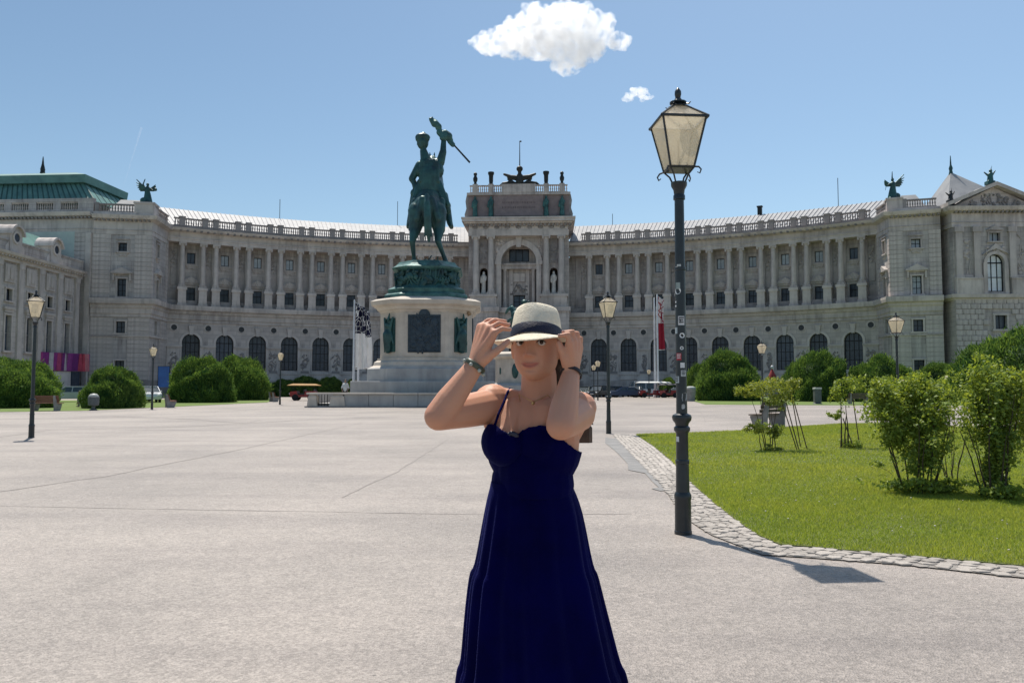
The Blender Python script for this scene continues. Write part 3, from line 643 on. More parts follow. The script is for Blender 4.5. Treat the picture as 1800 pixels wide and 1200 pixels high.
def lp(az, r, z=0.0): return arc(az, r, z)
for side in (-1, 1):
    for k in range(9):
        az = A0 + side*(IN0 + BAY*(k+.5)); rz = -R(az); dz = AR*math.cos(R(BAY/2))
        P0 = lp(az, dz)
        put('ground_wall', ME_WALL, pal, P0, rz, world=True)
        put('archivolt', ME_ARCHI, pal, P0, rz, world=True); put('keystone', ME_KEY, pal, P0, rz, world=True); put('window_sill', ME_SILL, pal, P0, rz, world=True)
        window(pal, lp(az, dz+.38, 3.95), rz, 2.55, 5.35, 4, 3, True, bar=.10)
        P1 = lp(az, (AR+LW)*math.cos(R(BAY/2)))
        put('loggia_wall', ME_LWALL, pal, P1, rz, world=True); put('door_surround', ME_LTRIM, pal, P1, rz, world=True)
        window(pal, lp(az, AR+LW+.12, Z_LEDGE1+.05), rz, 1.35, 2.85, 2, 1, transom=2.0)
        window(pal, lp(az, AR+LW+.12, 20.0), rz, 1.15, 1.6, 2, 1, glass=GLASS_PALE if 0 < k < 8 else GLASS)
        put('balustrade', ME_BALW, pal, lp(az, AR-.1), rz, world=True)
        for s in (-1, 1):
            put('balustrade_pier', ME_BALP, pal, lp(az+s*math.degrees(1.62/AR), AR-.1), rz, world=True)
        put('modillion', ME_DENT, pal, lp(az, AR-.75, Z_CORN-.48), rz, world=True)
    for k in range(10):
        az = A0 + side*(IN0 + BAY*k); rz = -R(az)
        o = put('oculus', ME_OCR, pal, lp(az, AR, 10.2), rz, world=True); put('pane', ME_OCP, o)
        o = put('carved_pier', ME_PIER[(k+(side>0)) % 4][0], pal, lp(az, AR), rz, world=True); put('relief', ME_PIER[(k+(side>0)) % 4][1], o)
        put('loggia_pilaster', ME_LPIL, pal, lp(az, AR+LW), rz, world=True)
        put('balustrade', ME_BALN, pal, lp(az, AR-.1), rz, world=True)
        for s in (-1, 1):
            if (k == 9 and s*side > 0) or (k == 0 and s*side < 0): continue
            a2 = az + s*math.degrees(.93/AR)
            put('column', ME_COL, pal, lp(a2, AR+.1, Z_COLB), -R(a2), world=True)
            put('pedestal', ME_PED, pal, lp(a2, AR+.1, Z_LEDGE1), -R(a2), world=True)
    a_in, a_out = A0+side*(IN0-1.6), A0+side*(IN0+9*BAY+.9)
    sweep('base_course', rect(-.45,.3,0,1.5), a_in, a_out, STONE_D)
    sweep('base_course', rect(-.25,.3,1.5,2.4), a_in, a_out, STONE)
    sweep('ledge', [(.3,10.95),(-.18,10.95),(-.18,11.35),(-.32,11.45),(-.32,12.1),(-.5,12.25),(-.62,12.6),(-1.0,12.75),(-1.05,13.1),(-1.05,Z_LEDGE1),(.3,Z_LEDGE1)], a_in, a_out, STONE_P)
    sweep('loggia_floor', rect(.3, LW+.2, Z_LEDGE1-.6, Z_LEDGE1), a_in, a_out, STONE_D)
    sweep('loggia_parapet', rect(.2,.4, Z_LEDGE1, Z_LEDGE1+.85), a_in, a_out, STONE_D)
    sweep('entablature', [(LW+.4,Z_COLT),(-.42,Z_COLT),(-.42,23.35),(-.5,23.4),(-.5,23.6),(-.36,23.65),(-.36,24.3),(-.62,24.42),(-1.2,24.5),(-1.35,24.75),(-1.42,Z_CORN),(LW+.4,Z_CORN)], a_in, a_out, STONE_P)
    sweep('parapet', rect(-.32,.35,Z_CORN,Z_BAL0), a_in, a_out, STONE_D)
    rf = sweep('roof', [(1.2,Z_CORN),(1.2,25.5),(12.0,30.3),(16,30.3),(16,Z_CORN)], a_in, a_out, ROOFM)
    mb = MB(); n = int(abs(a_out-a_in)/.42)
    for i in range(n):
        a = a_in+(a_out-a_in)*(i+.5)/n
        mb.loft([[tuple(arc(a+da, AR+1.2, 25.45)-PL) for da in (-.02,.02)] + [tuple(arc(a+.02, AR+1.2, 25.62)-PL), tuple(arc(a-.02, AR+1.2, 25.62)-PL)],
                 [tuple(arc(a+da, AR+12, 30.25)-PL) for da in (-.02,.02)] + [tuple(arc(a+.02, AR+12, 30.42)-PL), tuple(arc(a-.02, AR+12, 30.42)-PL)]])
    put('standing_seam', mb, rf, mat=M('roof_seam%d' % side, (.36,.36,.38), None, 2, .6))
    sweep('back_wall', rect(14.5, 15.5, 0, Z_CORN), a_in, a_out, STONE)
    # end piece of the ground wall next to the pavilion and next to the centre
    for a_s in ((A0+side*(IN0-.9)), (A0+side*(IN0+9*BAY+.45))):
        mb = MB(); mb.bx(-1.5 if abs(a_s-A0) < 10 else -.8, 1.5 if abs(a_s-A0) < 10 else .8, 0, .7, 0, Z_LEDGE0); put('ground_wall', mb, pal, lp(a_s, AR), -R(a_s), world=True, mat=STONE)
        mb = MB(); mb.bx(-1.5 if abs(a_s-A0) < 10 else -.9, 1.5 if abs(a_s-A0) < 10 else .9, 0, .4, Z_LEDGE1, Z_COLT); put('loggia_wall', mb, pal, lp(a_s, AR+LW+.02), -R(a_s), world=True, mat=STONE)
# small masts and a chimney on the roof
for az, h in ((-22.4, 3.6), (-10.5, 4.6), (34.2, 4.8), (12.2, 2.2)):
    mb = MB(); mb.tube([(0,0,30.2),(0,0,30.2+h)], .05, 6); put('roof_mast', mb, pal, lp(az, AR+12.5), mat=DARKM, world=True)
mb = MB(); mb.bx(-.35,.35,-.3,.3,29.8,31.6); mb.bx(-.45,.45,-.4,.4,31.6,31.8); put('chimney', mb, pal, lp(27.0, AR+12.2), -R(27), mat=DARKM, world=True)

# ------------------------------------------------------------------ central projection (local: x along, y back)
CR = -R(A0); CO = lp(A0, AR)
def cput(name, mb, mat, smooth=False, parent=None):
    return put(name, mb, parent or pal, CO if parent is None else (0,0,0), CR if parent is None else 0, mat=mat, smooth=smooth, world=parent is None)
FY = -3.4                                        # front wall plane
mb = MB(); wall_open(mb, -8.1, 8.1, 14.1, 25.6, FY, 1.6, [(0, 5.7, 14.2, 24.3, True), (-5.64, 1.25, 16.4, 20.6, True), (5.64, 1.25, 16.4, 20.6, True)], 16); cput('centre_wall', mb, STONE)
mb = MB(); wall_open(mb, -8.1, 8.1, 0, 14.1, FY-.3, 1.4, [(x, 3.2, .2, 9.0, True) for x in (-5.2, 0, 5.2)], 14); cput('centre_base', mb, STONE)
mb = MB()
for s in (-1, 1): mb.bx(min(s*8.1,s*6.6), max(s*8.1,s*6.6), FY+1.7, 9, 0, 25.6)
mb.bx(-6.7, 6.7, FY+7, 9, 0, 25.6); cput('centre_block', mb, STONE)
mb = MB(); wall_open(mb, -4.2, 4.2, 14.1, 25.5, FY+2.2, .5, [(0, 3.3, 21.9, 24.0, False), (0, 1.9, 14.2, 16.4, False)]); cput('portal_wall', mb, STONE)
q = CO + Vector((-math.sin(CR), math.cos(CR), 0))*(FY+2.4)
window(pal, q + Vector((0,0,21.9)), CR, 3.3, 2.1, 3, 1, False, bar=.14)
window(pal, q + Vector((0,0,14.2)), CR, 1.9, 2.2, 2, 2, False, bar=.12)
for x in (-5.2, 0, 5.2):
    q2 = CO + Vector((math.cos(CR)*x - math.sin(CR)*(FY+.5), math.sin(CR)*x + math.cos(CR)*(FY+.5), .2)); window(pal, q2, CR, 3.2, 8.8, 4, 4, True, bar=.14)
mb = MB(); ring_(mb, 3.75, 2.85, FY-.22, FY, 24.3-2.85, 0, math.pi, 18)
for s in (-1, 1): mb.bx(min(s*2.85,s*3.6), max(s*2.85,s*3.6), FY-.2, FY, 14.1, 21.1); mb.bx(min(s*2.8,s*3.85), max(s*2.8,s*3.85), FY-.3, FY, 21.1, 21.7)
cput('archivolt', mb, STONE_P)
mb = MB(); mb.xz([(-.35,23.9),(.35,23.9),(.5,25.6),(-.5,25.6)], FY-.5, FY); cput('keystone', mb, STONE_P)
for s in (-1, 1):
    mb = MB(); relief(mb, min(s*2.7,s*3.6), max(s*2.7,s*3.6), 23.4, 25.2, FY-.05, 10, .2, 21+s); relief(mb, min(s*3.1,s*3.7), max(s*3.1,s*3.7), 22.2, 24.0, FY-.05, 7, .2, 31+s); cput('spandrel_relief', mb, STONE_P)
    mb = MB(); mb.bx(s*5.64-.75, s*5.64+.75, FY-.12, FY, 21.3, 22.9); relief(mb, s*5.64-.4, s*5.64+.4, 21.6, 24.7, FY-.15, 12, .12, 41+s); mb.bx(s*5.64-.6, s*5.64+.6, FY-.14, FY, 23.2, 25.2); cput('niche_relief', mb, STONE_D)
mb = MB(); mb.bx(-2.85,2.85,FY+1.2,FY+2.2,20.6,21.2); mb.bx(-2.85,2.85,FY+1.0,FY+2.2,21.2,21.5); cput('portal_cornice', mb, STONE_P)
for s in (-1, 1):
    cput('portal_column', MB().lathe([(.42,14.1),(.42,14.6),(.32,14.8),(.27,20.2),(.4,20.6)], 10, (s*2.35, FY+1.6, 0)), STONE_P, 40)
    cput('portal_pilaster', MB().bx(s*1.35-.3, s*1.35+.3, FY+1.95, FY+2.2, 14.1, 20.6), STONE_P)
mb = MB(); mb.bx(-.95,.95,FY+2.0,FY+2.2,18.6,20.0); cput('portal_panel', mb, STONE_P)
mb = MB(); relief(mb, -1.3, 1.3, 16.7, 18.2, FY+2.1, 26, .3, 77); mb.bx(-1.5,1.5,FY+1.95,FY+2.2,16.4,16.7); cput('coat_of_arms', mb, STONE_D)
for s in (-1, 1):                                # carved statues standing in the niches
    fm = MB(); x = s*5.64; y = FY-.15
    fm.bx(x-.5,x+.5,y-.3,y+.9,15.9,16.5); fm.cone((x,y,16.5),.42,(x,y,18.0),.34); fm.cone((x,y,18.0),.36,(x,y,19.2),.40); fm.ell((x,y,19.75),(.22,.24,.28)); fm.cone((x,y,19.2),.16,(x,y,19.6),.13)
    fm.cone((x-.4,y-.05,19.1),.15,(x-.45,y-.2,18.2),.12); fm.cone((x+.4,y-.05,19.1),.15,(x+.3,y-.35,18.4),.11); fm.cone((x-.2,y-.2,16.6),.2,(x-.1,y-.15,17.8),.15)
    organic('niche_statue', fm, .06, M('statue_pale_stone', (.66,.63,.58), (.45,.42,.40), 3, .85), pal, 3, loc=CO, world=True).rotation_euler = (0,0,CR)
CCOL = column_mesh(9.4, .50)
for x in (-6.85, -4.43, 4.43, 6.85):
    q2 = Matrix.Rotation(CR, 3, 'Z') @ Vector((x, FY-.75, 0)) + CO
    put('column', CCOL, pal, q2 + Vector((0,0,16.2)), CR, world=True)
for s in (-1, 1):
    mb = MB(); a, b = sorted((s*3.45, s*7.85)); mb.bx(a, b, FY-1.55, FY+.01, 14.1, 14.6); mb.bx(a+.12, b-.12, FY-1.45, FY+.01, 14.6, 15.8); mb.bx(a-.05, b+.05, FY-1.6, FY+.01, 15.8, 16.2); cput('podium', mb, STONE_P)
    mb = MB(); mb.bx(a-.2, b+.2, FY-1.75, FY+.01, 0, 13.4); mb.bx(a-.4, b+.4, FY-2.0, FY+.01, 13.4, 14.1); cput('podium_base', mb, STONE)
mb = MB(); mb.bx(-8.3,8.3,FY-.7,FY+1.0,13.3,14.12); cput('ledge', mb, STONE_P)
mb = MB(); mb.bx(-8.05,8.05,FY-1.35,9,25.6,26.5); mb.bx(-7.95,7.95,FY-1.25,9,26.5,27.5); mb.bx(-8.6,8.6,FY-1.9,9.3,27.5,27.75); mb.bx(-9.0,9.0,FY-2.3,9.6,27.75,28.2); mb.bx(-9.1,9.1,FY-2.4,9.7,28.2,28.45); cput('entablature', mb, STONE_P)
mb = MB()
for k in range(26): x = -8.2+16.4*k/25; mb.bx(x-.17, x+.17, FY-1.7, FY-1.25, 27.1, 27.5)
for k in range(9): x = -7+14*k/8; mb.ell((x, FY-1.25, 26.95), (.5,.12,.28), 7, 4)
cput('frieze_ornament', mb, STONE_D)
mb = MB(); mb.bx(-8.1,8.1,FY-.6,8,28.45,32.5); cput('attic', mb, REDST)
mb = MB(); mb.bx(-4.0,4.0,FY-.8,FY-.6,28.9,32.3); cput('inscription_panel', mb, REDST)
mb = MB(); rr = random.Random(4)
for zz in (30.9, 30.1):
    x = -2.6
    while x < 2.6:
        L = rr.uniform(.08,.22); mb.bx(x, x+L*.6, FY-.815, FY-.8, zz, zz+.32); x += L+.08
cput('worn_lettering', mb, M('worn_lettering', (.16,.12,.12), None, 3, .9))
mb = MB(); mb.bx(-8.25,8.25,FY-.95,8.1,28.452,28.8); cput('attic_base', mb, PATINA2)
mb = MB(); mb.bx(-8.35,8.35,FY-.95,8.1,32.3,32.7); cput('attic_cornice', mb, STONE_P)
for s in (-1, 1):
    mb = MB(); a, b = sorted((s*2.75, s*7.9)); balus(mb, a, b, 16, 32.7, 33.95, FY-.6)
    cput('balustrade', mb, STONE_P)
    for x in (7.0, 4.45): cput('balustrade_pier', MB().bx(s*x-.42, s*x+.42, FY-.95, FY-.25, 32.7, 34.1), STONE_P)
    # scrolled shoulder at the attic's end
    mb = MB(); mb.xz([(s*8.0,28.5),(s*8.6,28.5),(s*8.75,29.2),(s*8.45,30.2),(s*8.6,31.4),(s*8.4,32.4),(s*8.0,32.5)], FY-.5, FY+1.2); cput('attic_scroll', mb, STONE_D)
cput('balustrade_block', MB().bx(-2.75,2.75,FY-1.0,FY+.2,32.7,34.05), STONE_P)
for x in (-7.0, -4.45, 4.45, 7.0):
    mb = MB()
    if abs(x) > 6: mb.lathe([(.28,34.1),(.2,34.4),(.34,34.7),(.38,35.1),(.2,35.5),(.3,35.7),(.28,35.95),(.1,36.1)], 10, (x, FY-.6, 0))
    else: mb.lathe([(.3,34.1),(.3,34.3),(.34,34.6),(.36,35.5),(.5,35.8),(.5,36.1)], 10, (x, FY-.6, 0))
    cput('finial', mb, DARKM, 40)
    fm = MB(); y = FY-.95; fm.cone((x,y,28.9),.42,(x,y,30.2),.34); fm.cone((x,y,30.2),.36,(x,y,31.3),.38); fm.ell((x,y,31.85),(.2,.22,.27)); fm.cone((x-.35,y,31.2),.15,(x-.5,y-.1,30.3),.12); fm.cone((x+.35,y,31.2),.15,(x+.2,y-.3,30.5),.11)
    organic('attic_statue', fm, .07, PATINA2, pal, 3, loc=CO, world=True).rotation_euler = (0,0,CR)
# double eagle with the flagpole
eg = thing('eagle_statue', 'dark bronze double eagle with spread wings on the central parapet', 'statue', CO + Vector((math.sin(A0*0), FY-.4, 34.05)), CR)
fm = MB(); fm.cone((0,-.2,-.9),.35,(0,0,.5),.62); fm.cone((0,0,.5),.6,(0,-.05,1.4),.5); fm.cone((0,-.05,1.4),.3,(0,-.1,2.2),.3); fm.ell((0,-.15,2.55),(.55,.4,.5))
for s in (-1, 1):
    fm.cone((s*.3,0,1.2),.34,(s*1.5,.05,1.35),.30); fm.cone((s*1.5,.05,1.35),.30,(s*2.5,.05,1.75),.2); fm.cone((s*.6,0,.9),.25,(s*1.9,.05,1.2),.16)
    fm.cone((s*.3,0,.0),.3,(s*1.6,.0,.35),.3); fm.cone((s*1.6,0,.35),.28,(s*2.7,0,.25),.22); fm.cone((s*2.7,0,.25),.2,(s*3.1,0,-.05),.16); fm.cone((s*.8,0,.3),.2,(s*1.9,0,.9),.14)
organic('eagle_body', fm, .07, M('eagle_bronze', (.045,.04,.03), (.02,.022,.02), 3, .5, metal=.2), eg, 3)
put('flagpole', MB().tube([(0,.3,2.2),(0,.3,7.2)], [.10,.05], 8).ell((.12,.3,7.2),(.2,.1,.14),8,5), eg, mat=DARKM)
# ------------------------------------------------------------------ end pavilions
def Zd(x, y, z):                                  # point of the pixel's ray at height z
    r = ray(x, y); t = (z-CAM_H)/r.z; return Vector((r.x*t, r.y*t, 0))
class FR:                                         # wall frame: x along the wall to the right, y backwards
    def __init__(s, a, b):
        s.o = Vector((a.x, a.y, 0)); d = (Vector((b.x,b.y,0)) - s.o); s.w = d.length; s.d = d.normalized(); s.rz = math.atan2(s.d.y, s.d.x)
    def p(s, x, y, z=0): return s.o + s.d*x + Vector((-s.d.y, s.d.x, 0))*y + Vector((0,0,z))
    def put(s, name, mb, mat, parent, smooth=False, x=0, y=0, z=0): return put(name, mb, parent, s.p(x,y,z), s.rz, mat=mat, smooth=smooth, world=True)
def psweep(name, pts, prof, mat, parent):         # outline (outward offset, z) along a wall line whose outside is on the right hand
    P = [Vector((p.x, p.y)) for p in pts]; rings = []
    for i, p in enumerate(P):
        ns = []
        for a, b in ((i-1, i), (i, i+1)):
            if a >= 0 and b < len(P): t = (P[b]-P[a]).normalized(); ns.append(Vector((t.y, -t.x)))
        n = sum(ns, Vector((0,0))).normalized(); k = 1/max(.5, n.dot(ns[0]))
        rings.append([(p.x+n.x*dr*k-parent.location.x, p.y+n.y*dr*k-parent.location.y, z) for dr, z in prof])
    return put(name, MB().loft(rings), parent, mat=mat) if parent.location.z == 0 else None
def rct(a, b, z0, z1): return [(a,z0),(b,z0),(b,z1),(a,z1)]
def ent_prof(z0=22.3, z1=24.9): return [(-.8,z0),(.08,z0),(.08,z0+.55),(.16,z0+.6),(.05,z0+.7),(.05,z1-.75),(.3,z1-.62),(.75,z1-.5),(.9,z1-.2),(.95,z1),(-.8,z1)]
_cm = {}
def course(fr, x0, x1, z0, z1, parent, mat=None, h=.62, y=0.0, pr=.07, gap=.05):
    n = int(round((z1-z0)/h)); h = (z1-z0)/n; key = (round(x1-x0,3), round(h,3), pr, (mat or STONE_P).name)
    if key not in _cm:
        L = x1-x0; _cm[key] = MB().bx(0, L, -pr, .0, gap/2, h-gap/2).mesh('stone_course', mat or STONE_P)
    for k in range(n): put('stone_course', _cm[key], parent, fr.p(x0, y, z0+k*h), fr.rz, world=True)
def surround(w, zb, zt, kind, t=.2):
    mb = MB()
    for s in (-1, 1): a, b = sorted((s*w/2, s*(w/2+t))); mb.bx(a, b, -.12, .01, zb, zt)
    mb.bx(-w/2-t-.05, w/2+t+.05, -.16, .01, zt, zt+t); mb.bx(-w/2-t-.15, w/2+t+.15, -.24, .01, zb-t, zb)
    if kind == 'ped':
        mb.bx(-w/2-.45, w/2+.45, -.22, .01, zt+t+.35, zt+t+.5); mb.xz([(-w/2-.75,zt+t+.5),(w/2+.75,zt+t+.5),(w/2+.75,zt+t+.7),(0,zt+t+1.35),(-w/2-.75,zt+t+.7)], -.5, .01)
        for s in (-1, 1): mb.bx(s*(w/2+.5)-.12, s*(w/2+.5)+.12, -.3, .01, zt-.3, zt+t+.5)
        mb.bx(-w/2-.6, w/2+.6, -.45, .01, zb-t-.15, zb-t); 
        for s in (-1, 1): mb.bx(s*(w/2+.35)-.15, s*(w/2+.35)+.15, -.35, .01, zb-.7, zb-t)
    if kind == 'orn': mb.xz([(-w/2-.1,zb-t),(-w/2+.15,zb-t-.5),(0,zb-t-.3),(w/2-.15,zb-t-.5),(w/2+.1,zb-t)], -.14, .01); mb.bx(-w/2-.3,w/2+.3,-.2,.01,zt+t+.2,zt+t+.4)
    return mb
def pav_face(fr, x0, x1, cx, parent, wins, courses=True, mat=None, z0=0, z1=22.4):
    mb = MB(); wall_open(mb, x0, x1, z0, z1, 0, .8, [(cx, w, zb, zt, ar) for w, zb, zt, ar, *_ in wins]); fr.put('pavilion_wall', mb, mat or STONE_L, parent)
    for w, zb, zt, ar, kind, gl in wins:
        window(parent, fr.p(cx, .3, zb), fr.rz, w, zt-zb, 2, 2 if zt-zb < 2 else 3, ar, glass=gl, bar=.09)
        if kind != 'none': fr.put('window_surround', surround(w, zb, zt, kind), STONE_P, parent, x=cx)
WINS = lambda g1, g2: [(1.15,19.95,21.15,False,'orn',g1),(1.15,13.75,16.2,False,'ped',g2),(1.2,8.75,10.35,False,'box',GLASS),(1.25,2.6,5.0,False,'box',GLASS)]
def corner_pavilion(A, B, E, left):
    """front wall A-B, return wall to the curve; A is the left end"""
    fr = FR(A, B) if left else FR(A, B)
    ret = FR(B, E) if left else FR(E, A)
    w, cx = fr.w, fr.w/2 + (.05 if left else .1)
    pav_face(fr, 0, w, cx, pal, WINS(GLASS, GLASS) if left else WINS(GLASS_PALE, GLASS_PALE))
    rw = ret.w; pav_face(ret, 0, rw, rw*(.36 if left else .60), pal, [(1.0,19.6,21.4,False,'orn',GLASS),(1.0,13.75,16.4,False,'ped',GLASS),(1.0,8.7,10.6,False,'none',GLASS)])
    for a, b in ((0, cx-1.55), (cx+1.55, w)):
        course(fr, a, b, 13.6, 22.3, pal); course(fr, a, cx-.9 if a == 0 else b, 2.4, 10.9, pal) if a == 0 else course(fr, cx+.9, b, 2.4, 10.9, pal)
    course(ret, rw-.9 if left else 0, rw if left else .9, 13.6, 22.3, pal); course(ret, 0 if left else rw-.7, .7 if left else rw, 13.6, 22.3, pal)
    course(ret, rw*.62 if left else .1, rw if left else rw*.38, 2.4, 10.9, pal)
    line = [A, B, E] if left else [E, A, B]
    C = Vector((0,0)); depth = 12
    bk = [fr.p(0, depth), ]
    poly = [fr.p(.02,.7), fr.p(w-.7,.7), ret.p(rw,1.2) + Vector((0,6,0)), fr.p(0,14)] if left else [ret.p(0,1.2) + Vector((0,6,0)), fr.p(.7,.7), fr.p(w,.7), fr.p(w,14)]
    mb = MB(); mb.xy([(q.x-PL.x, q.y-PL.y) for q in poly], 0, 24.9); put('pavilion_core', mb, pal, mat=STONE)
    psweep('base_course', line, rct(-.3,.35,0,2.3), STONE_D, pal)
    psweep('ledge', line, [(-.3,10.95),(.18,10.95),(.18,11.35),(.3,11.45),(.3,12.1),(.45,12.25),(.5,12.6),(.85,12.75),(.9,13.1),(.9,13.45),(-.3,13.45)], STONE_P, pal)
    psweep('string_course', line, rct(-.3,.2,8.25,8.5), STONE_P, pal)
    psweep('entablature', line, ent_prof(), STONE_P, pal)
    psweep('parapet', line, rct(-.35,.3,24.9,25.35), STONE_P, pal)
    mb = MB(); n = int(w/.55)
    for k in range(n): mb.bx((k+.5)*w/n-.14, (k+.5)*w/n+.14, -.6, 0, 24.12, 24.36)
    fr.put('modillion', mb, STONE_D, pal)
    a, b = (w-2.3, w+.25) if left else (-.25, 1.7)
    fr.put('parapet_block', MB().bx(a, b, -.32, 2.1, 25.352, 26.6).bx(a-.1, b+.1, -.42, 2.2, 26.6, 26.85), STONE_P, pal)
    a, b = (0.2, w-2.3) if left else (1.7, w-.3)
    mb = MB(); balus(mb, a+.5, b-.1, 12, 25.35, 26.5, -.05); fr.put('balustrade', mb, STONE_D, pal)
    fr.put('balustrade_pier', MB().bx(a, a+.5, -.3, .3, 25.352, 26.6), STONE_D, pal)
    mb = MB(); balus(mb, .4, rw-.6, 10, 25.35, 26.5, -.05); ret.put('balustrade', mb, STONE_D, pal)
    mb = MB(); mb.loft([[(.5,1.2,24.9),(w-.8,1.2,24.9),(w-.8,12,24.9),(.5,12,24.9)], [(2.2,4,28.0),(w-2.2,4,28.0),(w-2.2,9,28.0),(2.2,9,28.0)]]); fr.put('pavilion_roof', mb, ROOFM, pal)
    return fr
LA, LB = Zd(165, 377.5, 24.9), Zd(268, 381, 24.9)
LE = arc(A0-(IN0+9*BAY+.75), AR-.2)
RA, RB = Zd(1562, 374, 24.9), Zd(1652, 368.5, 24.9)
RE = arc(A0+(IN0+9*BAY+.75), AR-.2)
frL = corner_pavilion(LA, LB, LE, True); frR = corner_pavilion(RA, RB, RE, False)

# ------------------------------------------------------------------ pedimented pavilion at the right end
ga = RB + Vector((.1,0,0)) ; fp = FR(ga + Vector((.75,-1.3,0)), ga + Vector((11.6,-1.6,0))); w = fp.w; cx = (w-.3)/2+.1
mb = MB(); wall_open(mb, 0, w, 13.4, 22.3, 0, .8, [(cx, 2.2, 13.8, 18.7, True), (cx, 1.4, 20.4, 21.7, False)]); fp.put('pavilion_wall', mb, STONE_L, pal)
mb = MB(); wall_open(mb, 0, w, 0, 13.4, -.1, .9, [(cx+.4, 1.5, 8.9, 10.9, False)]); fp.put('pavilion_wall', mb, STONE, pal)
window(pal, fp.p(cx,.35,13.8), fp.rz, 2.2, 4.9, 3, 2, True, glass=M('window_glass_painted_reflection', (.80,.82,.84), (.62,.66,.70), 1.0, .3), bar=.13)  # near-white pane colour paints in the reflected sky
window(pal, fp.p(cx,.35,20.4), fp.rz, 1.4, 1.3, 2, 1, glass=GLASS_PALE, bar=.10); window(pal, fp.p(cx+.4,.25,8.9), fp.rz, 1.5, 2.0, 2, 1, glass=GLASS, bar=.09)
fp.put('window_surround', surround(1.4, 20.4, 21.5, 'box'), STONE_P, pal, x=cx); fp.put('window_surround', surround(1.5, 8.9, 10.7, 'box', .25), STONE_P, pal, x=cx+.4, y=-.1)
mb = MB(); ring_(mb, 1.5, 1.1, -.18, 0, 18.7-1.1, 0, math.pi, 14); mb.xz([(-1.7,18.6),(0,20.1),(1.7,18.6),(1.3,18.9),(0,19.4),(-1.3,18.9)], -.3, 0); relief(mb, -1.2, 1.2, 19.0, 20.0, -.1, 10, .15, 9)
for s in (-1, 1): mb.bx(s*1.35-.25, s*1.35+.25, -.18, 0, 13.4, 17.6)
fp.put('window_surround', mb, STONE_P, pal, x=cx)
mb = MB(); mb.xz([(-1.1,21.85),(1.1,21.85),(0,22.5)], -.3, 0); fp.put('small_pediment', mb, STONE_P, pal, x=cx)
for x in (.7, 3.0, w-3.3, w-1.0):
    mb = MB(); mb.bx(-.42,.42,-.32,0,15.9,21.6); mb.bx(-.55,.55,-.42,0,21.6,22.3); mb.bx(-.5,.5,-.42,0,15.6,15.9); fp.put('pilaster', mb, STONE_P, pal, x=x)
for x in (1.85, w-2.15):
    mb = MB(); relief(mb, -.3, .3, 16.2, 21.2, -.02, 16, .12, int(x)); mb.bx(-.55,.55,-.25,0,15.7,15.95); fp.put('trophy_relief', mb, STONE_P, pal, x=x)
for a, b in ((.1, cx-1.8), (cx+1.8, w-.1)): fp.put('pedestal_panel', MB().bx(a, b, -.5, 0, 13.45, 15.4).bx(a-.05, b+.05, -.6, 0, 15.4, 15.62), STONE_P, pal)
_blk = {}
for r_ in range(16):                             # rusticated blocks of the lower storeys
    z0 = 1.9+r_*.69; x = 0 if r_ % 2 else -.55
    while x < w-.15:
        L = (1.25, 1.55, .95)[(r_*5+int(x*3)) % 3]; a, b = max(.05, x), min(w-.05, x+L); x += L
        if z0 > 12.6 or b-a < .2 or (a < cx+1.5 and b > cx-.75 and 8.4 < z0+.69 and z0 < 11.4): continue
        key = (round(b-a, 2), r_ % 3)
        if key not in _blk: _blk[key] = MB().cbx(0, b-a-.05, -.10-.03*(r_ % 3), 0, 0, .63, .03).mesh('stone_block', STONE_P)
        put('stone_block', _blk[key], pal, fp.p(a, -.1, z0), fp.rz, world=True)
line = [fp.p(0, 4), fp.p(0,0), fp.p(w,0)]
psweep('base_course', line, rct(-.3,.4,0,1.9), STONE_D, pal)
psweep('ledge', line, [(-.3,12.7),(.15,12.7),(.25,12.9),(.55,13.0),(.6,13.45),(-.3,13.45)], STONE_P, pal)
psweep('entablature', line, ent_prof(22.3, 24.9), STONE_P, pal)
mb = MB()
for k in range(20): x = w*(k+.5)/20; mb.bx(x-.13, x+.13, -.62, 0, 24.1, 24.35)
fp.put('modillion', mb, STONE_D, pal)
mb = MB(); mb.xz([(0.0,24.9),(w,24.9),(w/2,27.55)], -.05, 2.0); fp.put('tympanum', mb, STONE, pal)
mb = MB(); relief(mb, 2.0, w-2.0, 25.15, 25.7, -.12, 26, .22, 14); relief(mb, 3.7, w-3.7, 25.6, 26.5, -.12, 16, .25, 15); fp.put('tympanum_relief', mb, STONE_D, pal)
mb = MB()
for s, (xa, xb) in ((0, (-.95, w/2)), (1, (w+.95, w/2))):
    mb.xz([(xa,24.92),(xb,27.6),(xb,28.1),(xa,25.4)], -.95, 2.2)
fp.put('raking_cornice', mb, STONE_P, pal)
fp.put('pavilion_core', MB().bx(.1, w+10, .7, 14, 0, 24.9), STONE, pal)
fp.put('pavilion_roof', MB().loft([[(.3,1.6,24.9),(w+1,1.6,24.9),(w+1,12,24.9),(.3,12,24.9)], [(3.4,6.5,31.2),(3.7,6.5,31.2),(3.7,6.9,31.2),(3.4,6.9,31.2)]]), ROOFM, pal)
fp.put('pavilion_roof', MB().loft([[(w/2-5.4,.2,24.9),(w/2+5.4,.2,24.9),(w/2+5.4,8,24.9),(w/2-5.4,8,24.9)], [(w/2-.1,.4,28.05),(w/2+.1,.4,28.05),(w/2+.1,8,28.3),(w/2-.1,8,28.3)]]), ROOFM, pal)
fp.put('roof_spire', MB().lathe([(.32,31.0),(.2,31.6),(.28,31.9),(.12,32.4),(.05,33.7)], 8, (3.55,6.7,0)), PATINA, pal, 40)
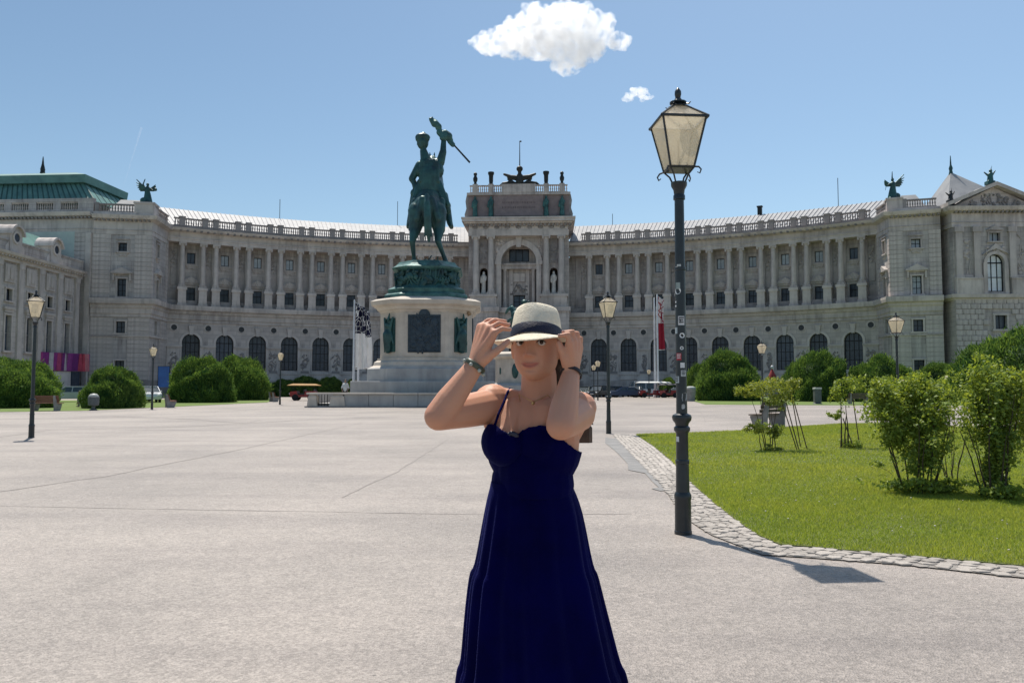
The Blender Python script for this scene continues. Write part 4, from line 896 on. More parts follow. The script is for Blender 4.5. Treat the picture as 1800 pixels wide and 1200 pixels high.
for k, (x, z, s) in enumerate(((w/2, 28.0, 1.0), (.2, 25.0, .8), (w-.2, 25.0, .9))):
    fm = MB(); fm.bx(-.5,.5,-.4,.5,0,1.3 if k else .5); z1 = 1.2 if k else .4
    fm.cone((0,0,z1),.42,(.05,0,z1+1.0),.3); fm.ell((.1,0,z1+1.45),(.22,.22,.25)); fm.cone((-.3,0,z1+.9),.14,(-.75,0,z1+1.3),.08); fm.cone((.3,0,z1+.9),.14,(.7,0,z1+1.5),.08); fm.cone((.1,0,z1+1.5),.08,(.3,0,z1+2.2),.03)
    o = organic('roof_statue', fm, .07, DARKM if k else PATINA, pal, 2, loc=fp.p(x,.6,z), world=True); o.scale = (s,)*3; o.rotation_euler = (0,0,fp.rz)

# ------------------------------------------------------------------ linking block with the green copper roof (left)
link = thing('palace_block', 'grey stone block with green copper mansard roof and pale green upper wall', 'building', Zd(60, 379, 24.9))
KA, KB = Zd(-60, 381, 24.9), Zd(165, 377.3, 24.9) + Vector((-.05,.05,0)); fk = FR(KA, KB); w = fk.w
fk.put('wall', MB().bx(0, w, 0, 9, 0, 24.9), STONE_L, link)
xs_ = w - (165-132)/1400*108
fk.put('sheet_wall', MB().bx(0, xs_, -.12, 0, 17.5, 22.6), COPPERL, link)
course(fk, xs_, w-.9, 2, 22.4, link, pr=.10); fk.put('corner_pilaster', MB().bx(w-.9, w-.15, -.25, 0, 0, 22.4), STONE_P, link)
psweep('entablature', [KA, KB], ent_prof(22.4, 25.2), STONE_P, link)
mb = MB()
for k in range(34): x = w*(k+.5)/34; mb.bx(x-.14, x+.14, -.62, 0, 24.35, 24.6)
fk.put('modillion', mb, STONE_D, link)
fk.put('parapet', MB().bx(0, w, -.1, .5, 25.2, 25.6).bx(0, w, -.12, .5, 26.75, 27.2), STONE_L, link)
for k in range(5):
    x0 = w-2.2-k*3.55
    if x0 < 0: break
    mb = MB(); balus(mb, x0-2.5, x0, 8, 25.55, 26.8, .2); fk.put('balustrade', mb, STONE_P, link)
    fk.put('parapet_pier', MB().bx(x0-3.55 if k < 4 else x0-3.0, x0-2.5, -.08, .48, 25.6, 26.75), STONE_L, link)
fk.put('parapet_pier', MB().bx(w-2.2, w, -.08, .48, 25.6, 26.75), STONE_L, link)
mb = MB(); mb.loft([[(-2,.7,27.0),(w-.4,.7,27.0),(w-.4,13,27.0),(-2,13,27.0)], [(-2,2.3,29.9),(w-3.0,2.3,29.9),(w-3.0,12,29.9),(-2,12,29.9)]])
rf = fk.put('mansard_roof', mb, COPPER, link)
mb = MB()
for k in range(26):
    t = k/25; xa, xb = -2+(w+1.6)*t, -2+(w-1.0)*t; mb.loft([[(xa-.05,.62,27.0),(xa+.05,.62,27.0),(xa+.05,.75,27.1),(xa-.05,.75,27.1)], [(xb-.05,2.2,29.95),(xb+.05,2.2,29.95),(xb+.05,2.35,30),(xb-.05,2.35,30)]])
for k in range(8):
    t = k/7; ya, yb = .7+12.3*t, 2.3+9.7*t; mb.tube([(w-.4,ya,27.02),(w-3.0,yb,29.95)], .06, 4)
put('standing_seam', mb, rf, mat=M('copper_seam', (.05,.12,.11), None, 2, .6))
fk.put('roof_cap', MB().loft([[(-2,1.7,29.9),(w-2.5,1.7,29.9),(w-2.5,12.4,29.9),(-2,12.4,29.9)], [(-2,1.6,31.0),(w-2.4,1.6,31.0),(w-2.4,12.5,31.0),(-2,12.5,31.0)], [(-2,2.6,31.35),(w-3.4,2.6,31.35),(w-3.4,11.6,31.35),(-2,11.6,31.35)], [(-2,5,32.2),(w-6,5,32.2),(w-6,8,32.2),(-2,8,32.2)]]), COPPER, link)
q = D(75, 303, 114); put('roof_spire', MB().lathe([(.45,-.6),(.3,.2),(.34,.4),(.16,1.2),(.05,2.3)], 8), link, q, mat=DARKM, smooth=40, world=False).location = q - link.location

# ------------------------------------------------------------------ older wing running towards the square (left edge)
wing = thing('palace_wing', 'pale stone wing with round dormers and tall windows beside the purple banner', 'building', (-58.15, 95, 0))
fw = FR(Vector((-58.1,78,0)), Vector((-58.3,106.9,0))); w = fw.w
cxs = [x-78 for x in (83.4, 87.5, 91.6, 95.7, 99.8, 103.9)]
ops = []
for c in cxs: ops += [(c, 1.15, 11.35, 12.75, False), (c, 1.15, 5.6, 9.7, False)]
mb = MB(); wall_open(mb, 0, w, 0, 16.2, 0, .8, ops); fw.put('wall', mb, STONE_L, wing)
for c in cxs:
    window(wing, fw.p(c,.3,11.35), fw.rz, 1.15, 1.4, 2, 1, bar=.1); window(wing, fw.p(c,.3,5.6), fw.rz, 1.15, 4.1, 1, 2, bar=.1, frame=WFRAMEL)
    mb = MB(); mb.bx(-.95,.95,-.16,0,13.5,15.6); mb.bx(-.7,.7,-.2,-.16,13.8,15.3); mb.bx(-.1,.55,-.26,-.2,13.9,15.2); fw.put('stucco_panel', mb, STONE_P, wing, x=c)
    fw.put('window_surround', surround(1.15, 5.6, 9.7, 'box', .22), STONE_P, wing, x=c); fw.put('window_surround', surround(1.15, 11.35, 12.75, 'box', .16), STONE_P, wing, x=c)
    fw.put('window_lintel', MB().bx(-1.0,1.0,-.32,0,10.35,10.65).bx(-.8,.8,-.2,0,10.0,10.35), STONE_P, wing, x=c)
    fw.put('pilaster', MB().bx(-.45,.45,-.22,0,4.4,15.9).bx(-.55,.55,-.3,0,15.3,15.9), STONE_P, wing, x=c+2.05)
line = [fw.p(0,0), fw.p(w,0)]
psweep('base_course', line, rct(-.3,.3,0,4.4), STONE_P, wing)
psweep('entablature', line, [(-.8,15.9),(.3,15.9),(.3,16.3),(.45,16.4),(.9,16.6),(1.0,16.9),(-.8,16.9)], STONE_P, wing)
mb = MB()
for k in range(48): x = w*(k+.5)/48; mb.bx(x-.13, x+.13, -.75, 0, 16.3, 16.6)
fw.put('modillion', mb, STONE_P, wing)
fw.put('parapet', MB().bx(0, w, -.35, .4, 16.9, 18.2).bx(0, w, -.45, .5, 18.2, 18.4), STONE_L, wing)
for c in [x-78 for x in (84, 91.9, 100.1)]:
    mb = MB(); mb.bx(-1.15,1.15,-.5,1.5,16.9,18.9); ring_(mb, 1.15, .55, -.5, 1.5, 18.9, 0, math.pi, 12); mb.bx(-1.15,1.15,-.6,-.5,16.9,17.3)
    mb.xz([(-1.75,16.9),(-1.15,16.9),(-1.15,18.6),(-1.35,18.0),(-1.8,17.6)], -.4, .4); mb.xz([(1.75,16.9),(1.15,16.9),(1.15,18.6),(1.35,18.0),(1.8,17.6)], -.4, .4)
    ring_(mb, .78, .52, -.62, -.5, 18.75); ring_(mb, 1.4, 1.12, -.8, 1.5, 18.9, .1, math.pi-.1, 12)
    o = fw.put('dormer', mb, STONE_P, wing, x=c)
    mb = MB(); mb.lathe([(.55,0),(.55,.05)], 14); mb.v = [(v[0], -.53+v[2], 18.75+v[1]*1.15) for v in mb.v]; put('pane', mb, o, mat=GLASS)
fw.put('rear_block', MB().bx(.1, w-.25, .85, 12.0, 0, 17.4), STONE_L, wing)
fw.put('roof', MB().loft([[(0,1.2,17.5),(w-.2,1.2,17.5),(w-.2,12,17.5),(0,12,17.5)], [(0,5,21.5),(w-.2,5,21.5),(w-.2,8,21.5),(0,8,21.5)]]), COPPER, wing)

# ------------------------------------------------------------------ winged statues on the pavilion corners
def angel(name, label, loc, flip, pose):
    t = thing(name, label, 'statue', loc); s = flip
    fm = MB(); fm.ell((0,0,.12),(.85,.7,.3),10,6); fm.ell((-.5*s,.1,.5),(.5,.5,.45)); fm.cone((.1*s,0,.1),.62,(0,0,1.35),.38); fm.cone((.45*s,0,.3),.3,(.2*s,0,1.5),.25)
    fm.cone((0,0,1.35),.36,(.02*s,0,2.15),.36); fm.cone((.02*s,0,2.2),.16,(.03*s,0,2.5),.13); fm.ell((.04*s,0,2.72),(.2,.22,.25))
    if pose: fm.cone((-.3*s,0,2.2),.15,(-.62*s,0,2.75),.11); fm.cone((-.62*s,0,2.75),.10,(-.35*s,0,3.5),.07); fm.cone((.33*s,0,2.2),.15,(.85*s,-.1,1.85),.11); fm.cone((.85*s,-.1,1.85),.10,(1.15*s,-.1,2.0),.25)
    else: fm.cone((.1*s,0,2.5),.12,(.05*s,0,3.9),.05); fm.cone((.33*s,0,2.2),.15,(.8*s,-.1,1.9),.1); fm.cone((.8*s,-.1,2.4),.05,(1.1*s,-.1,1.3),.05)
    organic('figure', fm, .055, PATINA, t, 3)
    for sd, L, up in ((-1, 2.1, .95), (1, 1.1, .9)):
        mb = MB()
        for k in range(6):
            a = .15+k*.13; l = L*(1-.10*k); x0, z0 = -sd*s*.0, 1.9
            dx, dz = sd*s*math.cos(up-a*1.25), math.sin(up-a*1.25)*1.05
            mb.cone((sd*s*.15, .25, 2.0), .16, (sd*s*.15+dx*l, .3+.05*k, 2.0+dz*l), .07, 7)
        organic('wing', mb, .055, PATINA, t, 2)
    return t
pL = frL.p(frL.w-1.0, .9, 26.85); pR = frR.p(.75, .9, 26.85)
angel('winged_statue', 'green winged statue with raised arm and horn on the pavilion beside the copper roof', pL, 1, True)
angel('winged_statue', 'green winged statue holding a lance on the pavilion beside the pediment', pR, -1, False)

# ------------------------------------------------------------------ banner, blue board
bn = thing('banner', 'purple and red striped banner hung over the entrance of the side wing', 'banner', D(110, 660, 101.5) * Vector((1,1,0)) if False else (D(110,660,101.5).x, D(110,660,101.5).y, 0))
a, b = D(65, 619, 97.5), D(158, 623, 105.0); fb = FR(a, b); ztop = 5.75; zbot = 3.45
cols = [(.38,.05,.22),(.24,.03,.20),(.55,.50,.50),(.30,.04,.22),(.46,.06,.16),(.20,.03,.18),(.50,.40,.44),(.30,.05,.24),(.17,.02,.16),(.50,.06,.10),(.56,.07,.10),(.62,.20,.22),(.52,.05,.09),(.50,.48,.50),(.20,.04,.28),(.55,.50,.52),(.42,.05,.12),(.14,.03,.2)]
bmats = [M('banner_cloth_%d' % i, c, [v*.7 for v in c], 1.5, .7) for i, c in enumerate(cols)]
mb = MB(); mb.bx(0, fb.w, 0, .08, zbot, ztop); clo = fb.put('banner_cloth', mb, bmats[1], bn)
rr = random.Random(11); x = .15; i = 0
while x < fb.w-.3:
    wd = rr.uniform(.35, .95); mb = MB(); x1 = min(fb.w-.02, x+wd); sk = rr.uniform(-.15,.25)
    mb.xz([(x,zbot+.02),(x1,zbot+.02),(min(fb.w,x1+sk),ztop-.02),(max(0,x+sk),ztop-.02)], -.02, -.002*(i%3)); put('painted_stripe', mb, clo, mat=bmats[i % len(bmats)]); x = x1; i += 1
mb = MB()
for x in (.3, fb.w-.3): mb.bx(x-.12, x+.12, .1, .3, 0, ztop)
fb.put('post', MB().bx(.2,.42,.1,.3,0,ztop), STONE_P, bn); fb.put('post', MB().bx(fb.w-.42,fb.w-.2,.1,.3,0,ztop), STONE_P, bn)
fb.put('entrance_panel', MB().bx(2.0, 5.2, .2, .5, 0, 3.42), STONE_P, bn); fb.put('door', MB().bx(5.3, 6.6, .2, .45, 0, 3.42), GLASS, bn)
bb = G(287, 702); bb = Vector((D(287,700,100).x, 100, 0))
t = thing('notice_board', 'tall blue poster board standing by the curved wall end', 'notice board', bb)
put('panel', MB().bx(-.7,.7,-.04,.04,1.4,4.0), t, mat=M('poster_blue', (.04,.14,.42), (.03,.09,.28), .9, .5)); put('frame', MB().bx(-.76,-.7,-.06,.06,0,4.05).bx(.7,.76,-.06,.06,0,4.05).bx(-.7,.7,-.06,.06,4.0,4.05), t, mat=DARKM)
# ------------------------------------------------------------------ equestrian monument
MC = Vector((-6.55, 61.6, 0)); MRZ = R(2)
mon = thing('equestrian_monument', 'green bronze rider raising a furled flag on a rearing horse, on a stone pedestal', 'monument', MC, MRZ)
def octo(a, f, yf, yb, ch):                       # long octagon: half width, half front, front y, back y, chamfer depth
    return [(-f,yf),(f,yf),(a,yf+ch),(a,yb-ch),(f,yb),(-f,yb),(-a,yb-ch),(-a,yf+ch)]
def oscale(P, d): return [(x + (d if x > 0 else -d), y + (d if y > .6 else -d)) for x, y in P]
O = octo(3.45, 1.75, -3.2, 4.6, 1.75)
def oput(name, levels, mat, parent=None):
    mb = MB(); mb.loft([[(x,y,z) for x,y in oscale(O,d)] for d, z in levels]); return put(name, mb, parent or mon, mat=mat)
def slabs(name, hw, y0, y1, z0, z1, mat):
    return put(name, MB().cbx(-hw, hw, y0, y1, z0, z1, .06), mon, mat=mat)
slabs('step', 5.15, -4.6, 6.4, .28, 1.85, MONST_G)
oput('pedestal_base', [(.85,1.85),(.85,2.75),(.72,2.85)], MONST_G)
oput('pedestal_moulding', [(.72,2.85),(.45,3.0),(.40,3.25),(.18,3.4),(.18,3.55)], MONST)
die = oput('pedestal_die', [(0,3.55),(0,6.95)], MONST)
oput('pedestal_cornice', [(.03,6.95),(.10,7.1),(.22,7.15),(.30,7.35),(.62,7.5),(.68,7.8),(.30,8.0),(-.25,8.15)], MONST)
for k in range(6): pass
# bronze plaques and eagles on the faces
mb = MB(); mb.bx(-1.2,1.2,-3.30,-3.2,3.95,6.72); ring_(mb, .42, .02, -3.36, -3.2, 6.72, 0, math.pi, 10); PLQ = M('bronze_plaque', (.045,.065,.085), (.025,.04,.055), 4, .45, .8, 14, metal=.3)
pq = put('plaque', mb, mon, mat=PLQ)
mb = MB(); relief(mb, -.95, .95, 4.2, 6.4, -3.32, 46, .07, 8)
for a, b in (((-1.1,4.05),(1.1,4.05)),((1.1,4.05),(1.1,6.6)),((1.1,6.6),(-1.1,6.6)),((-1.1,6.6),(-1.1,4.05))): mb.tube([(a[0],-3.33,a[1]),(b[0],-3.33,b[1])], .05, 5)
put('plaque_relief', mb, pq, mat=PLQ)
put('plaque_border', MB().bx(-1.45,1.45,-3.25,-3.19,3.7,3.95).bx(-1.45,-1.2,-3.25,-3.19,3.95,6.85).bx(1.2,1.45,-3.25,-3.19,3.95,6.85), die, mat=MONST)
for s in (-1, 1):
    p = Vector((s*2.6, -2.325, 0)); a = s*math.atan2(1.75, 1.7)
    mb = MB(); mb.bx(-.62,.62,-.10,.05,4.0,6.5); ch = put('plaque', mb, mon, p, a, mat=PATINA)
    fm = MB(); fm.cone((0,-.2,4.2),.3,(0,-.25,5.3),.36); fm.ell((.05,-.3,5.95),(.2,.2,.24)); fm.cone((0,-.25,5.3),.3,(0,-.25,5.8),.16)
    for q in (-1, 1): fm.cone((q*.2,-.2,5.5),.16,(q*.5,-.16,6.55),.08); fm.cone((q*.3,-.16,5.4),.14,(q*.55,-.12,4.6),.08)
    fm.cone((.1,-.25,6.4),.12,(.15,-.2,6.85),.06)
    e = organic('eagle_relief', fm, .05, PATINA, ch, 2)
    mb = MB(); mb.bx(-.1,.1,-.08,.02,4.1,6.3); put('side_plaque', MB().bx(-.06,.06,-1.2,1.2,3.95,6.7), mon, (s*3.46, .7, 0), mat=PLQ)
mb = MB()
for k in range(5): mb.ell((3.2+.1*math.sin(k*2),-1.9+.12*k,7.0-.08*k),(.14,.14,.12),7,5)
put('carved_rosette', mb, mon, mat=M('rosette_gilded', (.36,.24,.14), (.25,.17,.1), 5, .6))
# bronze sub-base with trophies
O2 = octo(2.75, 1.55, -2.75, 4.0, 1.2)
def o2(levels, name, mat):
    mb = MB(); mb.loft([[(x,y,z) for x,y in oscale(O2,d)] for d, z in levels]); return put(name, mb, mon, mat=mat)
o2([(.35,8.1),(.35,8.3),(.1,8.5),(.15,8.75),(-.1,8.9),(-.25,9.0)], 'bronze_moulding', PATINA2)
o2([(-.3,9.0),(-.42,9.3),(-.48,10.15)], 'bronze_drum', PATINA)
o2([(-.4,10.15),(-.18,10.3),(-.12,10.45),(-.3,10.55),(-.5,10.75),(-.62,10.95)], 'bronze_cornice', PATINA2)
mb = MB(); relief(mb, -1.5, 1.5, 9.2, 10.1, -2.42, 40, .16, 51)
put('trophy_relief', mb, mon, mat=PATINA)
for s in (-1, 1):
    mb = MB(); relief(mb, -.75, .75, 9.2, 10.1, 0, 20, .16, 52+s); put('trophy_relief', mb, mon, (s*1.78, -1.82, 0), s*R(45), mat=PATINA)
    mb = MB(); relief(mb, -1.6, 2.4, 9.2, 10.1, 0, 30, .16, 62+s); put('trophy_relief', mb, mon, (s*2.32, .6, 0), s*R(90), mat=PATINA)
mb = MB(); relief(mb, -.5, .8, 11.0, 11.25, .3, 14, .2, 71); put('ground_trophies', mb, mon, mat=PATINA)
# horse rearing away from the square, seen from behind
def horse_mb():
    h = MB()
    h.ell((-.06,.35,15.0),(1.28,1.25,1.25),16,10,(R(38),0,0)); h.cone((-.05,.6,15.3),1.18,(-.02,2.3,17.0),1.16,16); h.cone((-.02,2.3,17.0),1.15,(0,3.3,18.2),.95,16)
    h.cone((0,3.3,18.3),.80,(0,4.1,19.6),.5); h.cone((0,4.1,19.6),.46,(.05,4.95,19.4),.34); h.cone((.05,4.95,19.4),.3,(.08,5.5,18.7),.2); h.cone((-.16,4.2,20.0),.12,(-.2,4.2,20.4),.04); h.cone((.16,4.2,20.0),.12,(.2,4.2,20.4),.04)
    for s, knee, hock, fet, hoof in ((-1,(-1.0,-.1,13.55),(-1.17,-.55,12.55),(-1.08,-.2,11.5),(-1.06,-.05,11.06)), (1,(.85,-.1,13.55),(.80,-.6,12.55),(1.24,-.2,11.55),(1.42,-.05,11.06))):
        h.cone((s*.72-.08,.1,14.8),.82,knee,.50,14); h.cone(knee,.48,hock,.24); h.cone(hock,.23,fet,.155); h.cone(fet,.17,hoof,.2); h.cone(hoof,.22,(hoof[0],hoof[1]-.12,11.0),.27)
        h.cone((s*.6,3.2,17.6),.45,(s*.75,4.4,17.2),.26); h.cone((s*.75,4.4,17.2),.24,(s*.65,4.9,16.2),.14); h.cone((s*.65,4.9,16.2),.15,(s*.6,4.5,15.8),.17)
    t = [(-.05,-.75,15.9),(-.02,-1.1,15.2),(.02,-1.15,14.2),(.08,-1.05,13.3),(.14,-.95,12.5)]
    for i in range(4): h.cone(t[i], (.16,.26,.30,.26)[i], t[i+1], (.26,.30,.26,.10)[i])
    for k in range(5): a = -.5+k*.25; h.cone((a*.3,-1.1,15.0),.10,(.1+a*.55,-1.12,12.75+.15*(k%2)),.05)
    for s in (-1, 1):                            # creases and muscle of the quarters
        h.cone((s*.35-.05,-.62,15.6),.28,(s*.75,-.5,14.2),.3); h.cone((s*1.0,.2,15.6),.35,(s*1.05,.0,14.3),.3)
    return h
def rider_mb():
    r = MB()
    r.ell((-.02,1.15,16.5),(1.0,.85,.75),14,8); r.cone((-.0,1.1,16.6),.90,(.05,1.05,17.8),.88,14); r.ell((.05,1.05,18.15),(1.12,.70,.92),14,10)
    r.cone((-.75,1.05,18.55),.34,(.80,1.05,18.75),.36)
    r.cone((-.25,1.05,18.8),.48,(-.48,1.1,19.6),.30); r.ell((-.55,1.15,20.25),(.47,.5,.52),12,10)
    # hat with side brims and plume
    r.ell((-.56,1.15,20.68),(.62,.60,.30),12,8); r.ell((-.56,1.0,20.55),(.60,.36,.40),12,8); r.cone((-.85,1.1,20.6),.14,(-.95,1.0,20.1),.08); r.cone((-.5,1.2,20.9),.22,(-.35,1.3,20.4),.18); r.cone((-.55,.75,20.3),.2,(-.62,.78,19.85),.12)
    # raised right arm, bent left arm
    r.cone((.85,1.05,18.75),.36,(1.08,1.0,19.55),.29); r.cone((1.08,1.0,19.55),.27,(1.12,1.05,20.5),.20); r.ell((1.15,1.05,20.75),(.22,.24,.26))
    r.cone((-.82,1.05,18.5),.33,(-1.38,1.0,17.5),.27); r.cone((-1.38,1.0,17.5),.26,(-1.0,1.6,16.9),.18); r.cone((-1.35,.95,17.6),.2,(-1.15,.8,16.8),.16)
    # coat tails spreading over the horse
    for a, b, q in ((-1.0,-1.15,15.9),(-.6,-.8,15.7),(-.15,-.2,16.0),(.35,.5,15.7),(.8,1.1,15.8),(1.05,1.5,15.5)): r.cone((a*.75,.75,17.2),.22,(b,.55,q),.2)
    for k in range(6): x = -.6+k*.25; r.cone((x,.52,18.8-.1*(k%2)),.12,(x*1.15,.5,17.2),.10)
    # legs and boots
    for s, f in ((-1,(-1.62,1.75,14.35)), (1,(1.62,1.5,14.3))):
        r.cone((s*.65,1.3,16.4),.5,(s*1.32,2.0,15.7),.38); r.cone((s*1.3,1.95,15.7),.36,f,.24); r.cone(f,.24,(f[0]+s*.12,f[1]+.35,f[2]-.25),.18); r.cone((f[0],f[1]-.1,f[2]),.2,(f[0]+s*.08,f[1]-.25,f[2]-.25),.15)
        r.cone((s*1.2,1.2,16.3),.3,(s*1.5,1.4,15.2),.22)
    r.cone((-1.3,1.0,16.6),.12,(-1.52,.3,13.5),.06); r.ell((-1.25,.9,16.4),(.25,.3,.3))
    return r
def banner_mb():
    b = MB(); top, mid = Vector((.13,1.05,21.95)), Vector((1.95,1.0,20.15))
    for k in range(7):
        a = top.lerp(mid, k/7); c = top.lerp(mid, (k+1)/7); off = Vector((.10*math.sin(k*1.9), .1*math.cos(k*2.3), .07*math.cos(k*1.4)))
        b.cone(a+off, .20+.05*math.sin(k*2.1), c+off, .25+.07*math.cos(k*1.7))
    b.cone((.3,1.05,21.7),.16,(-.02,1.0,22.1),.07); b.cone((.1,1.0,21.9),.1,(.25,1.0,22.25),.04); b.cone((.75,.95,21.0),.22,(1.2,.9,20.6),.26); b.cone((1.3,.85,20.65),.16,(1.0,.85,20.55),.2)
    return b
for s in ((horse_mb, 'horse', PATINA), (rider_mb, 'rider', PATINA), (banner_mb, 'furled_flag', PATINA2)):
    o = organic(s[1], s[0](), .055, s[2], mon, 3); o.scale = (1, 1, 1.07); o.location = (0, 0, -.77)
o = put('flag_staff', MB().tube([(.2,1.05,21.9),(3.22,.95,18.75)], [.05,.075], 8), mon, mat=DARKM); o.scale = (1, 1, 1.07); o.location = (0, 0, -.77)

# low wall round the monument's platform
PW = thing('platform_wall', 'low grey stone wall with coping and rounded posts round the monument', 'wall', (MC.x, 55.6, 0))
WL, WR, WF, WB = -7.75, 7.75, 0.0, 13.5
put('platform', MB().bx(WL+.3, WR-.3, WF+.3, WB-.3, 0, .28), PW, mat=MONST_G)
put('wall_foot', MB().bx(WL-.12, WR+.12, WF-.12, WB+.12, -.01, .10), PW, mat=STONE_D)
seg = 6
for k in range(seg):
    x0, x1 = WL+2.6+(WR-WL-5.2)*k/seg, WL+2.6+(WR-WL-5.2)*(k+1)/seg
    put('wall_panel', MB().cbx(x0+.01, x1-.01, WF, WF+.5, .10, .90, .02), PW, mat=MONST_G)
for sx in (-1, 1):
    put('coping', MB().cbx(*(sorted((sx*7.75, sx*0.0))), WF-.12, WF+.62, .90, 1.03, .03), PW, mat=MONST) if sx < 0 else put('coping', MB().cbx(.02, 7.75, WF-.12, WF+.62, .90, 1.03, .03), PW, mat=MONST)
    xa, xb = sorted((sx*7.75, sx*7.25)); put('wall_panel', MB().cbx(xa, xb, WF+.6, WB, .10, .95, .02), PW, mat=MONST_G)
    for q, wd in ((7.35, .62), (5.6, 1.0)):
        mb = MB(); x = sx*q; h = wd/2; mb.loft([[(x-h*1.12,WF-.14,.10),(x+h*1.12,WF-.14,.10),(x+h*1.12,WF+.56,.10),(x-h*1.12,WF+.56,.10)], [(x-h*.92,WF-.10,.66),(x+h*.92,WF-.10,.66),(x+h*.92,WF+.5,.66),(x-h*.92,WF+.5,.66)], [(x-h*.98,WF-.12,.72),(x+h*.98,WF-.12,.72),(x+h*.98,WF+.52,.72),(x-h*.98,WF+.52,.72)], [(x-h*.6,WF-.0,.895),(x+h*.6,WF-.0,.895),(x+h*.6,WF+.4,.895),(x-h*.6,WF+.4,.895)]])
        put('post', mb, PW, mat=MONST)
    mb = MB()
    for k in range(4): x = sx*(6.35+k*.2); mb.bx(x-.02, x+.02, WF+.2, WF+.24, .10, .9)
    mb.bx(sx*6.7-.55, sx*6.7+.55, WF+.19, WF+.25, .2, .25); put('gate_bars', mb, PW, mat=DARKM)

# ------------------------------------------------------------------ second, smaller monument before the palace
m2 = thing('equestrian_monument', 'smaller distant bronze rider on a tall oval pedestal, mostly hidden behind the hat', 'monument', (1.6, 100, 0), R(62))
def o3(name, hw, hd, lv, mat):
    mb = MB(); mb.loft([[((hw+d)*math.copysign(abs(math.cos(t))**.6, math.cos(t)), (hd+d)*math.copysign(abs(math.sin(t))**.6, math.sin(t)), z) for t in [2*math.pi*j/20 for j in range(20)]] for d, z in lv]); return put(name, mb, m2, mat=mat)
o3('step', 5.0, 6.2, [(0,0),(0,.5)], MONST_G); o3('pedestal_base', 3.4, 4.4, [(.4,.5),(.4,1.6),(0,1.9)], MONST_G); o3('pedestal_die', 2.6, 3.6, [(0,1.9),(0,4.9)], MONST); o3('pedestal_cornice', 2.6, 3.6, [(.1,4.9),(.5,5.2),(.5,5.5),(-.2,5.8)], MONST)
mb = MB()
for k in range(10):
    a = 2*math.pi*k/10; put('relief_medallion', MB().ell((2.5*math.cos(a), 3.5*math.sin(a), 3.4), (.5,.5,1.0), 7, 5), m2, mat=PATINA)

for n_ in ('horse', 'rider'):
    src = [c for c in mon.children if c.name.split('.')[0] == n_][0]; c = put(n_, src.data, m2, (0, -.9, 5.75-11*.66)); c.scale = (.66,)*3

# ------------------------------------------------------------------ flags
POLEW = M('flagpole_white', (.72,.72,.72), (.6,.6,.62), 2, .4)
def flag_mat(name, base, ink, split, scale):
    m = M(name, base, [v*.92 for v in base], 2, .75, transl=.35); t = m.node_tree; L = t.links.new; b = t.nodes['Principled BSDF']
    src = b.inputs['Base Color'].links[0].from_socket
    tc = _n(t, 'ShaderNodeTexCoord'); vo = _n(t, 'ShaderNodeTexVoronoi', feature='DISTANCE_TO_EDGE', Scale=scale); L(tc.outputs['Object'], vo.inputs['Vector'])
    th = _n(t, 'ShaderNodeMath', operation='GREATER_THAN'); th.inputs[1].default_value = .045; L(vo.outputs[0], th.inputs[0])
    sp = _n(t, 'ShaderNodeSeparateXYZ'); L(tc.outputs['Object'], sp.inputs[0]); g = _n(t, 'ShaderNodeMath', operation='GREATER_THAN'); g.inputs[1].default_value = split; L(sp.outputs[2], g.inputs[0])
    mu = _n(t, 'ShaderNodeMath', operation='MULTIPLY'); L(th.outputs[0], mu.inputs[0]); L(g.outputs[0], mu.inputs[1])
    mx = _n(t, 'ShaderNodeMix', data_type='RGBA'); L(mu.outputs[0], mx.inputs[0]); L(src, mx.inputs[6]); mx.inputs[7].default_value = (*ink, 1); L(mx.outputs[2], b.inputs['Base Color'])
    for q in t.nodes:
        if q.type == 'BSDF_TRANSLUCENT': L(mx.outputs[2], q.inputs[0])
    return m
FLB = flag_mat('flag_white_navy', (.82,.82,.82), (.012,.013,.05), -3.0, 2.2)
FLR = flag_mat('flag_red_white', (.42,.03,.06), (.75,.72,.72), -3.9, .8)
def flag(label, x, yt, d, wd, ln, mat, hem=True, off=.12, seed=0, pole_r=.11, z_off=.25):
    p = D(x, yt, d); t = thing('flagpole', label, 'flagpole', (p.x, d, 0))
    put('pole', MB().lathe([(pole_r*1.8,0),(pole_r*1.6,.4),(pole_r,.5),(pole_r*.6,p.z),(.02,p.z+.1)], 10), t, mat=POLEW, smooth=40)
    if ln:
        nx, nz = 14, 22; V = []; rr = random.Random(seed)
        for j in range(nz+1):
            for i in range(nx+1):
                u, v = i/nx, j/nz; sq = 1-.18*math.sin(v*3.0+seed)
                V.append((off+wd*u*sq, .22*math.sin(u*11+v*1.5+seed)*(.3+.7*u), p.z-z_off-.9*u*(1-v)*.5-ln*v+.05*math.sin(u*9)))
        Fq = [(j*(nx+1)+i, j*(nx+1)+i+1, (j+1)*(nx+1)+i+1, (j+1)*(nx+1)+i) for j in range(nz) for i in range(nx)]
        V2 = [(x_, y_+.012, z_) for x_, y_, z_ in V]; n = len(V); Fq += [tuple(i+n for i in reversed(f)) for f in Fq]
        me = np_mesh('flag_cloth', [(a, b, c-p.z) for a, b, c in V+V2], Fq, mat, True); put('flag_cloth', me, t, (0,0,p.z))
        put('flag_rail', MB().tube([(.05,0,p.z-z_off-.1-ln),(off+wd,0,p.z-z_off-ln-.02)], .04, 6), t, mat=POLEW)
        put('flag_arm', MB().tube([(0,0,p.z-.12),(off+wd*.5,0,p.z-.5)], .025, 6), t, mat=POLEW)
    return t
flag('tall white flagpole with a white flag of navy lettering beside the monument', 623, 528, 72, 1.0, 5.9, FLB, seed=1)
flag('white flagpole with hanging pale flag behind the lettered flag by the monument', 631, 536, 74, .95, 5.6, FLB, seed=2.4)
flag('thin bare flagpole beside the two lettered flags', 648, 556, 76, 0, 0, FLB)
